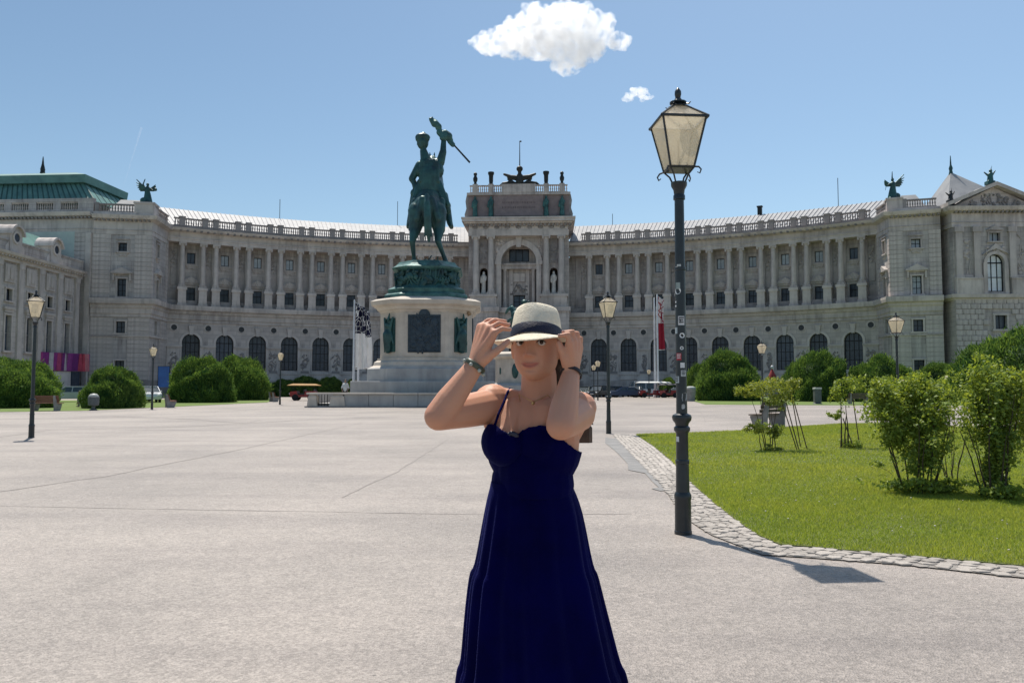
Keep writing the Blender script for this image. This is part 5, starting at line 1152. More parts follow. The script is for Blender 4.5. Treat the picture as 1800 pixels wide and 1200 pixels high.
flag('white flagpole with a dark red and white flag near the parked carts', 1155, 518, 108, .9, 7.2, FLR, off=.1, seed=.7, pole_r=.16)
flag('bare white flagpole beside the red and white flag', 1150, 524, 110, 0, 0, FLR, pole_r=.16)
# ------------------------------------------------------------------ vegetation
YEW = M('yew_foliage', (.018,.070,.030), (.24,.36,.085), .8, .55, attr='tint', transl=.42, tcol=(1.15,1.1,.6), spec=.12)
ROSE = M('rose_leaves', (.065,.14,.026), (.37,.45,.09), 1.5, .5, attr='tint', transl=.42, tcol=(1.3,1.15,.5), spec=.35)
ROSEP = M('young_leaves', (.10,.165,.035), (.34,.38,.09), 1.5, .5, attr='tint', transl=.45, tcol=(1.3,1.15,.5), spec=.35)
BARK = M('bark_stem', (.085,.062,.04), (.05,.038,.026), 14, .9, .5, 60)
STAKE = M('wood_stake', (.14,.10,.065), (.09,.065,.045), 10, .85)
PETAL = M('pale_petals', (.78,.75,.60), (.70,.66,.45), 6, .6, transl=.4)
def unit(a): return a/np.maximum(np.linalg.norm(a, axis=1, keepdims=True), 1e-9)
def leaves(C, size, wr=.45, nrm=None, rng=None):
    rng = rng or RNG; n = len(C); a = unit(rng.normal(size=(n,3)) + (nrm*.6 if nrm is not None else 0) + np.array([0,0,.25])); r = rng.normal(size=(n,3))
    b = unit(np.cross(a, r)); c = np.cross(a, b); s = (size*rng.uniform(.6,1.35,n))[:,None]
    V = np.stack([C-a*s, C+b*s*wr+c*s*.12, C+a*s, C-b*s*wr+c*s*.12], 1).reshape(-1,3)
    return V, np.arange(n*4).reshape(n,4)
def clump_noise(P, k=1.0):
    return np.sin(P[:,0]*3.1*k+1)*np.sin(P[:,1]*2.7*k+2)*np.sin(P[:,2]*3.7*k)+.5*np.sin(P[:,0]*7.3*k)*np.sin(P[:,2]*6.1*k+1)
bush_me = []
for q in range(3):                               # unit domes: radius 1, height 1
    rng = np.random.default_rng(40+q); n = 26000
    d = unit(rng.normal(size=(n,3))); d[:,2] = np.abs(d[:,2])
    lob = 1 + .10*np.sin(d[:,0]*5+q*2)*np.sin(d[:,1]*4+q) + .06*np.sin(d[:,2]*9+d[:,0]*6+q*3) + .05*clump_noise(d, 2.6+q*.3)
    rad = (1-np.abs(rng.normal(0,.055,n)))*lob; spike = rng.random(n) < .07; rad[spike] *= rng.uniform(1.0,1.10,spike.sum())
    P = d*rad[:,None]; w_ = np.clip(1-(.72-P[:,2])**2*.10, .6, 1); P[:,0] *= w_; P[:,1] *= w_; P[:,2] = np.power(np.clip(P[:,2],0,None), .85)
    V, Fc = leaves(P, .040, .20, d*1.6+np.array([0,0,1.6]), rng)
    tn = np.clip(.36+.34*clump_noise(P, 3.2)+rng.normal(0,.28,n), 0, 1)
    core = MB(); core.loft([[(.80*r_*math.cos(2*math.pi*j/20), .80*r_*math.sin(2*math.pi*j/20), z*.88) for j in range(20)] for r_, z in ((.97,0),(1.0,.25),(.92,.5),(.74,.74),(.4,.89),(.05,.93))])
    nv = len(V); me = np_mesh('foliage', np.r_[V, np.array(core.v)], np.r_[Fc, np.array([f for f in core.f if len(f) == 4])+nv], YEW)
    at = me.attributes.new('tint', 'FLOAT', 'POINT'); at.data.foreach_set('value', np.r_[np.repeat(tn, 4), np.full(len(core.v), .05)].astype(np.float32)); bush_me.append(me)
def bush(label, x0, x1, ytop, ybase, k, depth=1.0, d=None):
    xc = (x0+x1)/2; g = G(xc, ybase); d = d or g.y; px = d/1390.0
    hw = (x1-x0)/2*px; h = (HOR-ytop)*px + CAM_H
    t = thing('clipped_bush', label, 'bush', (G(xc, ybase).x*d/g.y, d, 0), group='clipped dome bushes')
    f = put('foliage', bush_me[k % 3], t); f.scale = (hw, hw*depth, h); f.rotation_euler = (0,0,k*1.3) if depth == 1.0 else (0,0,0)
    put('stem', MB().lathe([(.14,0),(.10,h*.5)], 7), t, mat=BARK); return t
bush('round clipped dark bush behind the lamp post with white sticker remains', -62, 100, 634, 716, 0)
bush('round clipped bush between the litter bin and the slim lamp post', 150, 246, 646, 717, 1)
bush('large dome bush beside the blue board, next to a red-brown bench', 297, 412, 632, 707, 2)
bush('large dome bush overlapping its neighbour near the arched windows', 366, 474, 630, 703, 0)
bush('large dome bush right behind the nearest lamp post', 1222, 1336, 619, 704, 1); bush('lower dome bush half hidden behind the nearest lamp post', 1200, 1262, 642, 702, 2)
bush('dome bush behind the tall narrow bin', 1379, 1494, 622, 705, 2); bush('dome bush behind the brown bench and rose shrubs', 1494, 1612, 628, 706, 0)
bush('low dome bush between the far lamp post and the pedimented pavilion', 1600, 1706, 640, 705, 1); bush('tallest broad bush below the pedimented pavilion', 1690, 1930, 582, 708, 2)
for i, (x0, x1, yt, lab) in enumerate(((470,532,668,'low shrub of the hedge, next to the large dome bush'),(508,566,662,'low rounded hedge shrub behind the orange canopy'),(556,606,664,'low hedge shrub left of the white-shirted person'),(596,640,668,'low hedge shrub behind the white flagpoles'),(1160,1192,664,'small hedge shrub beside the red flag'))):
    b = bush(lab, x0, x1, yt, 697, i)
# rose shrubs: stems, leafy clumps, stakes
def shrub(label, base, stems, clumps, leaf, n_per, mat=ROSE, stakes=(), seed=0, petals=0, sr=.010, name='rose_shrub'):
    """base = ground point; clumps = (dx,dy,z,rx,rz) ellipsoids of leaves"""
    rng = np.random.default_rng(seed); t = thing(name, label, 'shrub', base); Ps = []; tn = []
    for dx, dy, z, rx, rz in clumps:
        sub = rng.normal(size=(max(5,int(n_per/45)),3))*.55; sub = sub*np.array([rx,rx,rz])+np.array([dx,dy,z])
        for c in sub:
            k = int(45*rng.uniform(.5,1.4)); P = c + rng.normal(size=(k,3))*np.array([rx,rx,rz])*.23; Ps.append(P); tn.append(np.clip(rng.normal(.42+.35*rng.random()-.1,.2,k),0,1))
    P = np.concatenate(Ps); tt = np.concatenate(tn); ok = P[:,2] > .02; P = P[ok]; tt = tt[ok]
    V, Fc = leaves(P, leaf, .48, None, rng); me = np_mesh('foliage', V, Fc, mat); add_tint(me, tt, 4); put('foliage', me, t)
    rr = random.Random(seed)
    for i, (dx, dy, tx, ty, tz) in enumerate(stems):
        p = [(dx,dy,0)]
        for k in range(1,6):
            u = k/5; p.append((dx+(tx-dx)*u**1.3+rr.uniform(-.015,.015), dy+(ty-dy)*u**1.3, tz*u))
        put('stem', MB().tube(p, [sr*(1.25-.8*k/5) for k in range(6)], 6), t, mat=BARK, smooth=60)
    for a, b in stakes: put('stake', MB().tube([a, b], .012, 6), t, mat=STAKE, smooth=60)
    if petals:
        pc = P[rng.choice(len(P), petals, replace=False)]; V, Fc = leaves(np.repeat(pc,4,0)+rng.normal(0,.012,(petals*4,3)), .022, .8, None, rng); me = np_mesh('blossom', V, Fc, PETAL); o = put('blossom', me, t); tag(o, kind='stuff')
    return t
gA = G(1615, 868)
rs = random.Random(3)
def fan(n, r0, r1, z0, z1, rs): return [(r0*math.cos(a), r0*math.sin(a), r1*math.cos(a)*rs.uniform(.5,1.1), r1*math.sin(a)*rs.uniform(.5,1.1), rs.uniform(z0,z1)) for a in [2*math.pi*k/n+rs.uniform(-.3,.3) for k in range(n)]]
shrub('bushy rose shrub on bare lower stems, broad crown, in the lawn beside a taller one', gA, fan(11,.20,.50,.7,1.2,rs), [(-.42,0,1.08,.24,.22),(-.18,.1,1.15,.30,.28),(.10,0,1.12,.30,.30),(.26,.1,1.0,.20,.22),(-.06,-.1,.92,.30,.22),(-.30,0,.78,.18,.16),(.08,0,1.38,.22,.15),(-.45,0,1.32,.13,.12),(-.03,-.05,.11,.34,.09),(.28,0,.09,.22,.07),(-.05,-.1,.50,.20,.20),(.12,-.05,.66,.20,.18)], .027, 1600, seed=1, petals=8)
gB = G(1748, 878)
shrub('tall dark rose shrub with pale blossoms at the lawn near the right bush', gB, fan(10,.12,.34,.8,1.4,rs), [(.04,0,1.25,.28,.30),(.20,.05,1.05,.22,.28),(-.14,.05,1.15,.22,.28),(.04,0,.85,.22,.24),(-.02,0,1.52,.24,.16),(.12,0,.60,.15,.22),(.05,-.05,.13,.22,.11),(.26,0,1.40,.18,.2),(.04,.1,.36,.13,.18)], .027, 1650, seed=2, petals=34)
gC = G(1850, 872)
shrub('loose yellow-green rose shrub beside the tall dark one', gC, fan(8,.1,.3,.7,1.3,rs), [(-.25,0,1.2,.28,.3),(.1,0,1.3,.34,.3),(-.3,0,.9,.2,.26),(.1,0,.9,.3,.3),(-.1,0,1.5,.28,.16),(0,0,.14,.32,.12)], .026, 1200, mat=ROSEP, seed=3, petals=16)
gA2 = G(1672, 845)
shrub('small open rose shrub with thin arching stems behind the two large ones', gA2, fan(7,.08,.34,.45,.8,rs), [(.25,0,.75,.2,.14),(-.22,0,.72,.2,.14),(.05,0,.10,.22,.09),(.35,0,.55,.12,.1)], .018, 170, seed=4, sr=.007)
gD = G(1355, 793)
shrub('flat-topped young shrub on slender stems with leaning stakes before the bench', gD, [(-.12,0,-.42,0,1.15),(-.1,.05,-.2,.1,1.2),(-.02,0,.0,0,1.2),(.03,.03,.2,0,1.2),(.1,0,.05,.1,.9),(-.2,0,-.3,0,.55)], [(-.55,0,1.33,.18,.10),(-.32,.1,1.36,.28,.16),(0,0,1.34,.34,.22),(.32,0,1.36,.30,.20),(.52,.1,1.47,.22,.12),(.05,.1,1.52,.34,.12),(.1,0,1.12,.24,.14),(-.28,0,.50,.18,.1),(-.05,0,.05,.16,.06),(.1,0,.42,.10,.10)], .030, 560, mat=ROSEP, stakes=[((.62,.1,0),(.20,.0,1.3)),((.68,.15,0),(.35,.1,1.25)),((.92,.3,0),(.50,.2,1.5)),((.99,.9,0),(.6,.5,1.6))], seed=5)
gE = G(1492, 788)
shrub('young shrub on one pale green stem with a sapling stake', gE, [(-.18,0,-.14,0,1.3),(-.10,0,-.02,.05,.8),(.0,0,-.05,0,1.0)], [(-.15,0,1.36,.22,.22),(.1,0,1.45,.24,.2),(-.32,0,1.25,.12,.14),(-.32,0,.78,.15,.10),(-.06,0,.10,.2,.10),(.1,0,.08,.2,.08),(.25,0,1.55,.2,.14)], .030, 430, seed=6, stakes=[((.28,.05,0),(.10,.0,1.35)),((.12,0,0),(-.12,0,.7))], sr=.016)
gF = G(1585, 765)
shrub('leafy shrub behind the broad rose shrub, below the lamp post', gF, fan(6,.1,.4,.8,1.3,rs), [(-.3,0,1.3,.34,.34),(.2,0,1.45,.4,.34),(.6,0,1.3,.34,.36),(.1,0,1.0,.4,.3),(-.55,.1,1.55,.3,.2)], .036, 520, seed=7)
gG = G(1668, 770)
shrub('dark leafy shrub behind the rose shrubs beside the far path', gG, fan(6,.1,.4,.8,1.2,rs), [(-.2,0,1.25,.4,.34),(.3,0,1.3,.36,.3),(0,0,.9,.4,.3),(.1,0,1.6,.3,.16)], .036, 420, seed=8)
gH = G(1322, 765)
shrub('knee-high leafy tuft in the grass at the bench foot', G(1338,762), fan(4,.03,.12,.2,.35,rs), [(0,0,.25,.2,.2),(.15,0,.15,.16,.12)], .028, 200, seed=9, name='leafy_tuft')
shrub('dark leafy tuft beside the bench end and young shrub', G(1372,764), fan(4,.03,.12,.2,.35,rs), [(0,0,.2,.22,.16),(-.12,0,.28,.12,.1)], .028, 200, seed=10, name='leafy_tuft')
shrub('lone low leafy sprig in the open lawn', G(1545,838), [(.25,0,-.02,0,.18)], [(0,0,.2,.09,.06)], .02, 90, seed=11, name='leafy_sprig', sr=.004)

# ------------------------------------------------------------------ benches and bins
CONC = M('bench_concrete', (.30,.285,.28), (.22,.21,.205), 5, .85, .4, 40); SLAT = M('bench_slat_red_brown', (.24,.10,.065), (.17,.07,.05), 8, .65, .2, 30, stretch=(2,12,12)); SLATG = M('bench_slat_weathered', (.16,.12,.09), (.10,.075,.06), 8, .8, .2, 30, stretch=(2,12,12))
def make_bench(label, loc, rz, slat):
    t = thing('bench', label, 'bench', loc, rz, 'park benches round the square')
    prof = [(-.02,0),(.16,0),(.30,.36),(.30,.43),(-.12,.45),(-.28,.92),(-.36,.92),(-.34,.5),(-.30,.3),(-.30,0)]
    for x in (-.72, .72):
        mb = MB(); mb.yz([(-y, z) for y, z in prof], x-.045, x+.045); put('side_support', mb, t, mat=CONC)
    for k in range(4): put('seat_slat', MB().cbx(-.9, .9, -.30+k*.105, -.21+k*.105, .445, .485, .008), t, mat=slat)
    for k in range(3):
        y = .155+k*.045; put('back_slat', MB().bx(-.9, .9, y-.05, y-.015, .53+k*.135, .645+k*.135), t, mat=slat)
    return t
make_bench('grey concrete and dark wood bench seen from its end behind the young shrub', G(1350, 751), R(228), SLATG)
make_bench('red-brown bench beside the lamp post with white sticker remains', G(82, 722), R(172), SLAT)
make_bench('red-brown bench turned sideways by the slim lamp post', G(300, 716), R(118), SLAT)
make_bench('brown bench in front of the dome bush behind the rose shrubs', G(1508, 710), R(186), SLATG)
make_bench('pinkish bench at the hedge beside the red cart', G(482, 706), R(120), SLAT)
BING = M('bin_grey', (.12,.13,.135), (.08,.085,.09), 6, .5, .2, 30); BINT = M('bin_top_pale', (.42,.43,.40), (.34,.35,.33), 6, .5)
t = thing('litter_bin', 'grey litter bin with pale domed lid on the grass beside a round bush', 'litter bin', G(164, 721))
put('foot', MB().lathe([(.22,0),(.22,.06),(.10,.1),(.10,.3)], 12), t, mat=BING, smooth=40); put('drum', MB().lathe([(.20,.28),(.30,.32),(.32,.55),(.32,.82),(.28,.86)], 16), t, mat=BING, smooth=40); put('lid', MB().lathe([(.28,.86),(.27,.9),(.18,1.0),(.03,1.03)], 16), t, mat=BINT, smooth=50)
t = thing('litter_bin', 'tall narrow dark bin with pale top in front of a dome bush', 'litter bin', G(1437, 710))
put('post', MB().lathe([(.42,0),(.36,.08),(.2,.16)], 10), t, mat=BING); put('drum', MB().cbx(-.27,.27,-.25,.25,.15,1.22,.04), t, mat=BING); put('lid', MB().cbx(-.30,.30,-.28,.28,1.22,1.38,.04), t, mat=BINT)
t = thing('litter_bin', 'pale stone waste bin beside the large dome bush behind the nearest lamp', 'litter bin', G(1214, 705))
put('drum', MB().lathe([(.42,0),(.50,.7),(.55,1.25)], 14), t, mat=CONC, smooth=40); put('lid', MB().lathe([(.56,1.25),(.5,1.4),(.2,1.5)], 14), t, mat=BINT, smooth=40)

# closed red parasol among the bushes
t = thing('closed_parasol', 'closed red parasol between two dome bushes', 'parasol', (D(1358,690,84).x, 84, 0))
put('pole', MB().tube([(0,0,0),(0,0,3.1)], .04, 8), t, mat=POLEW); put('canopy', MB().lathe([(.42,1.55),(.52,1.9),(.42,2.5),(.16,3.1),(.04,3.35)], 9), t, mat=M('parasol_red', (.36,.05,.05), (.26,.03,.035), 3, .8), smooth=60); put('finial', MB().ell((.0,0,3.5),(.16,.16,.2)), t, mat=POLEW)
# ------------------------------------------------------------------ vehicles
TYRE = M('tyre_rubber', (.018,.018,.02), None, 8, .85); RIM = M('wheel_rim', (.45,.46,.47), None, 8, .35, metal=.8); CGLASS = M('car_glass', (.03,.045,.055), (.05,.065,.075), 3, .06, spec=.6)
LAMPG = M('car_headlight', (.75,.77,.78), None, 5, .12); REDL = M('car_tail_light', (.35,.02,.02), None, 5, .2); PLATE = M('number_plate', (.7,.7,.7), None, 6, .5)
def paint(n, c): return M('car_paint_'+n, c, [v*.9 for v in c], 2, .28, spec=.5, coat=.6)
def wheel(t, x, y, r=.32, wd=.2):
    mb = MB(); s = 1 if y > 0 else -1
    mb.lathe([(r*.62,-wd/2),(r*.95,-wd/2),(r,-wd*.3),(r,wd*.3),(r*.95,wd/2),(r*.62,wd/2)], 18); mb.v = [(a, c_, b) for a, b, c_ in mb.v]; o = put('wheel', mb, t, (x, y, r), mat=TYRE, smooth=40)
    mb = MB(); mb.lathe([(r*.62,-wd*.42),(r*.62,wd*.42)], 14); mb.v = [(a, c_, b) for a, b, c_ in mb.v]; put('rim', mb, o, mat=RIM)
def make_car(label, loc, rz, pm, L=4.3, W=1.78, H=1.48, van=False):
    t = thing('parked_car', label, 'car' if not van else 'van', loc, rz, 'vehicles parked before the palace'); h = L/2
    if van: low = [(-h,.35),(h,.35),(h+.02,.7),(h-.1,1.1),(-h,1.15)]; cab = [(-h+.02,1.15),(h-.15,1.08),(h-.75,H-.12),(h-1.1,H),(-h+.1,H),(-h+.02,H-.1)]
    else: low = [(-h,.32),(h-.05,.30),(h+.02,.55),(h-.08,.80),(h-.9,.95),(-h+.35,.98),(-h-.02,.85)]; cab = [(-h+.25,.97),(h-1.0,.94),(h-1.75,H-.06),(h-2.1,H),(-h+1.0,H-.02),(-h+.55,H-.2)]
    mb = MB(); n = len(low); cz = .65
    rings = []
    for y, k in ((-W/2,.93),(-W/2+.08,1.0),(W/2-.08,1.0),(W/2,.93)): rings.append([(x*(.985 if k < 1 else 1), y, cz+(z-cz)*k) for x, z in low])
    mb.loft(rings); put('body', mb, t, mat=pm)
    mb = MB(); rings = []
    for y in (-1, 1): rings.append([(x, y*(W/2-.06-(.16 if z > 1.1 else 0)*((z-.95)/(H-.95))), z) for x, z in cab])
    mb.loft(rings); put('cabin_glass', mb, t, mat=CGLASS)
    mb = MB(); xs = [x for x, z in cab if z > H-.1]; mb.cbx(min(xs)-.05, max(xs)+.05, -W/2+.2, W/2-.2, H-.06, H+.015, .02); put('roof', mb, t, mat=pm)
    for s in (-1, 1):
        for a, b in (((h-1.0,.95),(max(xs)+.02,H-.02)), ((-h+.3,.98),(min(xs),H-.03)), ((-.15,.96),(-.2,H-.02))): put('pillar', MB().tube([(a[0], s*(W/2-.05), a[1]), (b[0], s*(W/2-.21), b[1])], .04, 5), t, mat=pm)
        wheel(t, h-.82, s*(W/2-.11)); wheel(t, -h+.78, s*(W/2-.11))
        put('headlight', MB().ell((h-.06, s*(W/2-.28), .68), (.10,.2,.09), 8, 5), t, mat=LAMPG); put('tail_light', MB().bx(-h-.04,-h+.1,s*(W/2-.24)-.12,s*(W/2-.24)+.12,.72,.9), t, mat=REDL)
        put('wing_mirror', MB().ell((h-1.25, s*(W/2+.06), 1.02), (.08,.1,.07), 6, 4), t, mat=pm)
    put('number_plate', MB().bx(h+.0,h+.03,-.26,.26,.42,.54), t, mat=PLATE); return t
BLK = paint('black', (.012,.014,.016)); DGR = paint('dark_green', (.012,.035,.03)); BLU = paint('blue', (.015,.035,.10)); WHI = paint('white', (.72,.73,.74)); SIL = paint('silver', (.36,.38,.39)); RED = paint('red', (.30,.018,.025)); NAV = paint('navy', (.012,.02,.05))
def cp(x, d): return (D(x, 690, d).x, d, 0)
make_car('dark green car parked nearest the monument among the parked cars', cp(1029, 112), R(248), DGR)
make_car('black car parked beside the dark green one, facing the square', cp(1052, 111), R(240), BLK, H=1.6)
make_car('dark estate car behind the far lamp post', cp(1078, 114), R(235), NAV, L=4.6, H=1.55)
make_car('blue low car seen from its side beside the red cart', cp(1099, 109), R(182), BLU, H=1.38)
make_car('silver car behind the blue car', cp(1117, 116), R(250), SIL)
make_car('dark car at the end of the parked row beside the dome bush', cp(1194, 112), R(215), BLK)
make_car('white van with flat roof behind the parked cars', cp(1132, 119), R(180), WHI, L=5.2, H=2.25, van=True)
make_car('white car half hidden behind the round clipped bush', cp(262, 74), R(300), WHI); make_car('silver car behind the round bush and the bench', cp(126, 76), R(200), SIL)
make_car('dark car beyond the grass between two round bushes', cp(232, 78), R(190), BLK)
def cart(label, loc, rz, canopy_mat, h, L):
    t = thing('tour_cart', label, 'cart', loc, rz, 'open tour carts')
    put('body', MB().xz([(-L/2,.35),(L/2-.2,.35),(L/2,.6),(L/2-.1,.95),(L/2-.75,1.0),(L/2-.85,.6),(-.2,.6),(-.25,.98),(-L/2+.05,1.0)], -.75, .75), t, mat=RED)
    for x in (L/2-1.15, -L/2+.55): put('seat', MB().cbx(x-.3,x+.25,-.65,.65,.6,.78,.04).cbx(x-.38,x-.26,-.65,.65,.7,1.2,.03), t, mat=BLK)
    for x in (L/2-.3, -L/2+.15):
        for y in (-.68, .68): put('canopy_post', MB().tube([(x,y,.9),(x*.9,y,h-.05)], .025, 6), t, mat=DARKM)
    put('canopy', MB().loft([[(-L/2-.3,-.95,h-.12),(L/2+.2,-.95,h-.10),(L/2+.2,.95,h-.10),(-L/2-.3,.95,h-.12)], [(-L/2-.3,-.95,h-.06),(L/2+.2,-.95,h-.04),(L/2+.2,.95,h-.04),(-L/2-.3,.95,h-.06)], [(-L/2+.2,-.4,h+.1),(L/2-.3,-.4,h+.12),(L/2-.3,.4,h+.12),(-L/2+.2,.4,h+.1)]]), t, mat=canopy_mat)
    for x in (L/2-.6, -L/2+.5):
        for y in (-.72, .72): wheel(t, x, y, .34, .14)
    for y in (-.5, .5): put('headlight', MB().ell((L/2,y,.72),(.08,.12,.1),8,5), t, mat=LAMPG)
    return t
cart('red open cart with an orange-beige canopy beside the hedge', cp(534, 84), R(184), M('canopy_orange', (.55,.33,.13), (.45,.26,.1), 1, .7, transl=.3), 1.66, 2.7)
cart('long red open cart with a white roof beside the blue car', cp(1148, 108), R(186), M('canopy_white', (.7,.7,.68), None, 1, .6), 2.05, 4.0)
cart('shorter red open cart behind the nearest lamp post', cp(1176, 107), R(172), M('canopy_dark', (.06,.06,.07), None, 1, .6), 1.75, 2.6)

# ------------------------------------------------------------------ small people
SKIN_F = M('skin_far', (.42,.26,.19), (.36,.21,.15), 4, .6); HAIR = M('hair_dark', (.03,.02,.014), (.05,.032,.022), 9, .5)
def person_small(label, loc, h, top, bottom, sit=False, rz=0.0):
    t = thing('person', label, 'person', loc, rz); k = h/1.72; b = MB(); P = lambda x, y, z: (x*k, y*k, z*k)
    if sit: hip, kn, ft, sh = .30, (.12,-.34,.52), (.12,-.30,.04), (0,-.22,.78)
    else: hip, kn, ft, sh = .92, (.10,-.02,.50), (.11,0,.06), (0,0,1.40)
    hd = (sh[0], sh[1]-(.06 if sit else 0), sh[2]+.22)
    for s in (-1, 1):
        b.cone(P(s*.09,0,hip), .085*k, P(s*kn[0],kn[1],kn[2]), .06*k); b.cone(P(s*kn[0],kn[1],kn[2]), .058*k, P(s*ft[0],ft[1],ft[2]), .04*k); b.cone(P(s*ft[0],ft[1],ft[2]), .045*k, P(s*ft[0],ft[1]-.15,.035), .03*k)
        e = P(s*.27,sh[1]-.02,sh[2]-.32); b.cone(P(s*.17,sh[1],sh[2]), .055*k, e, .042*k); b.cone(e, .04*k, P(s*.20,sh[1]-.16,sh[2]-.52), .03*k); b.ell(P(s*.19,sh[1]-.19,sh[2]-.57), (.035*k,.03*k,.06*k))
    b.cone(P(0,0,hip), .14*k, P(sh[0],sh[1],sh[2]-.08), .15*k); b.cone(P(*sh), .06*k, P(*hd), .05*k); b.ell(P(*hd), (.078*k,.095*k,.115*k))
    organic('body', b, .02, SKIN_F, t, 2)
    c = MB(); c.cone(P(0,0,hip+.03), .165*k, P(sh[0],sh[1],sh[2]-.1), .18*k)
    for s in (-1, 1): e = P(s*.27,sh[1]-.02,sh[2]-.32); c.cone(P(s*.15,sh[1],sh[2]-.02), .075*k, e, .058*k)
    organic('shirt', c, .02, top, t, 2); c = MB()
    for s in (-1, 1): c.cone(P(s*.09,0,hip), .105*k, P(s*kn[0],kn[1],kn[2]), .075*k); c.cone(P(s*kn[0],kn[1],kn[2]), .072*k, P(s*ft[0],ft[1],ft[2]+.05), .055*k)
    organic('trousers', c, .02, bottom, t, 2)
    organic('hair', MB().ell(P(hd[0],hd[1]+.02,hd[2]+.035), (.088*k,.10*k,.10*k)), .015, HAIR, t, 1); return t
CW = M('cloth_white', (.72,.72,.70), None, 4, .85); CR_ = M('cloth_red', (.30,.04,.04), None, 4, .85); CG = M('cloth_grey', (.34,.34,.35), (.26,.26,.27), 4, .85); CB = M('cloth_dark', (.03,.035,.05), None, 4, .85)
p = D(607, 690, 60.5); person_small('person in a white shirt standing beside the monument by the flagpoles', (p.x, 60.5, .28), 1.70, CW, CB)
p = D(625, 690, 62.5); person_small('person in a dark red top standing by the monument steps', (p.x, 62.5, .28), 1.66, CR_, CB, rz=.8)
p = G(147, 715); person_small('person in grey clothes crouching on the grass by the litter bin', (p.x, p.y, .02), 1.75, CG, CG, sit=True, rz=-.9)
# ------------------------------------------------------------------ the woman in the navy dress
WD = 2.4
WX = D(937, 900, WD).x
wom = thing('person', 'person in a long navy dress and cream hat holding the brim with both hands', 'person', (WX, WD, 0))
OFF = Vector((WX, WD, 0))
def W(x, y, dy=0.0): return D(x, y, WD+dy) - OFF
SKIN = M('skin', (.58,.30,.195), (.42,.10,.085), 3, .55, .045, 160, attr='tint', lo=.3, hi=1.9, spec=.3)
_b = SKIN.node_tree.nodes['Principled BSDF']; _b.inputs['Subsurface Weight'].default_value = .18; _b.inputs['Subsurface Radius'].default_value = (.012,.005,.003); _b.inputs['Subsurface Scale'].default_value = 1.0
NAVY = M('dress_navy_cotton', (.0010,.0011,.052), (.0007,.0008,.030), 5, .8, .2, 220, spec=.04)
_b = NAVY.node_tree.nodes['Principled BSDF']; _b.inputs['Sheen Weight'].default_value = .10; _b.inputs['Sheen Roughness'].default_value = .45; _b.inputs['Sheen Tint'].default_value = (.25,.3,1,1)
STRAW = M('hat_straw_cream', (.78,.70,.55), (.68,.60,.46), 40, .8, .35, 260); BANDM = M('hat_band_navy', (.006,.008,.035), (.004,.005,.022), 60, .6, .3, 300)
HAIRM = M('hair_dark_brown', (.028,.016,.011), (.05,.03,.02), 30, .45, .4, 200, stretch=(8,8,1))
# head frame
yaw = R(15); fwv = Vector((-math.sin(yaw), -math.cos(yaw), 0)); axv = Vector((math.cos(yaw), -math.sin(yaw), 0)); upv = Vector((0,0,1))
HC = W(942, 604, -.01)
def hp(x, y, z): return HC + axv*x + fwv*y + upv*z
hrot = (0, 0, -yaw)
B = MB()
he = lambda c, r, n=16, m=12: B.ell(hp(*c), r, n, m, (0,0,math.pi-yaw+math.pi))
# (ellipsoid axes: x across the face, y front to back, z up)
HPROF = [(.103,.010,.000,-.030),(.100,.030,.026,-.055),(.090,.048,.046,-.078),(.073,.060,.062,-.090),(.050,.068,.074,-.098),(.025,.0710,.0805,-.100),(.010,.0712,.0815,-.099),(0,.0708,.0795,-.097),(-.015,.0702,.0795,-.093),(-.030,.0690,.0805,-.087),(-.045,.0665,.0815,-.077),(-.060,.0650,.0815,-.065),(-.075,.0590,.0795,-.050),(-.088,.0500,.0760,-.030),(-.098,.0365,.0700,-.006),(-.106,.0245,.0600,.018),(-.110,.010,.048,.034)]
rings = []
for z, wd, yf, yb in HPROF:
    rg = []
    for j in range(48):
        t = 2*math.pi*j/48; c_, s_ = math.cos(t), math.sin(t); e = 2/2.35 if c_ > 0 else 1.0; ym = (yf+yb)*.5*0 - .012
        yy = ym + ((yf-ym)*abs(c_)**e if c_ > 0 else -(ym-yb)*abs(c_))
        rg.append(tuple(hp(.955*wd*math.copysign(abs(s_)**(2/2.2), s_), yy, z)))
    rings.append(rg)
B.loft(rings)
for s in (-1, 1): he((s*.0715,-.014,-.018),(.009,.017,.029))
# neck, torso (chest turned a little to the same side)
ty = R(17); tf = Vector((-math.sin(ty), -math.cos(ty), 0)); tx = Vector((math.cos(ty), -math.sin(ty), 0))
NB = W(945, 716, .03)
B.cone(hp(0,-.034,-.055),.050,NB,.054,16); B.cone(hp(.02,-.03,-.09),.036,NB+tx*.02,.045)
CH = W(938, 775, .035)
B.ell(CH,(.142,.098,.155),20,14,(0,0,-ty)); B.ell(W(941,728,.03),(.150,.066,.052),20,10,(0,0,-ty)); B.ell(W(936,850,.03),(.118,.090,.110),20,12,(0,0,-ty)); B.cone(W(936,820,.03),.10,W(936,860,.03),.100,18)
for s, px in ((-1, 894), (1, 952)):
    c = W(px+3, 774, .035) + tf*.058; B.ell(c,(.060,.062,.063),16,12); B.cone(CH+tf*.04+tx*s*.05+upv*.09,.045,c+upv*.01,.055)
B.ell(W(938,960,.035),(.128,.092,.15),18,12); B.ell(W(938,1015,.035),(.135,.098,.10),18,12)
for s in (-1, 1):
    hip = Vector((s*.066,.02,.86)); kn = Vector((s*.085,.0,.47)); an = Vector((s*.085,.03,.085))
    B.cone(hip,.076,kn,.052,14); B.cone(kn,.052,an,.033,14); B.ell((s*.085,.01,.40),(.048,.055,.09)); B.cone(an,.034,(s*.09,-.02,.05),.032); B.cone((s*.09,.05,.045),.032,(s*.10,-.12,.03),.026)
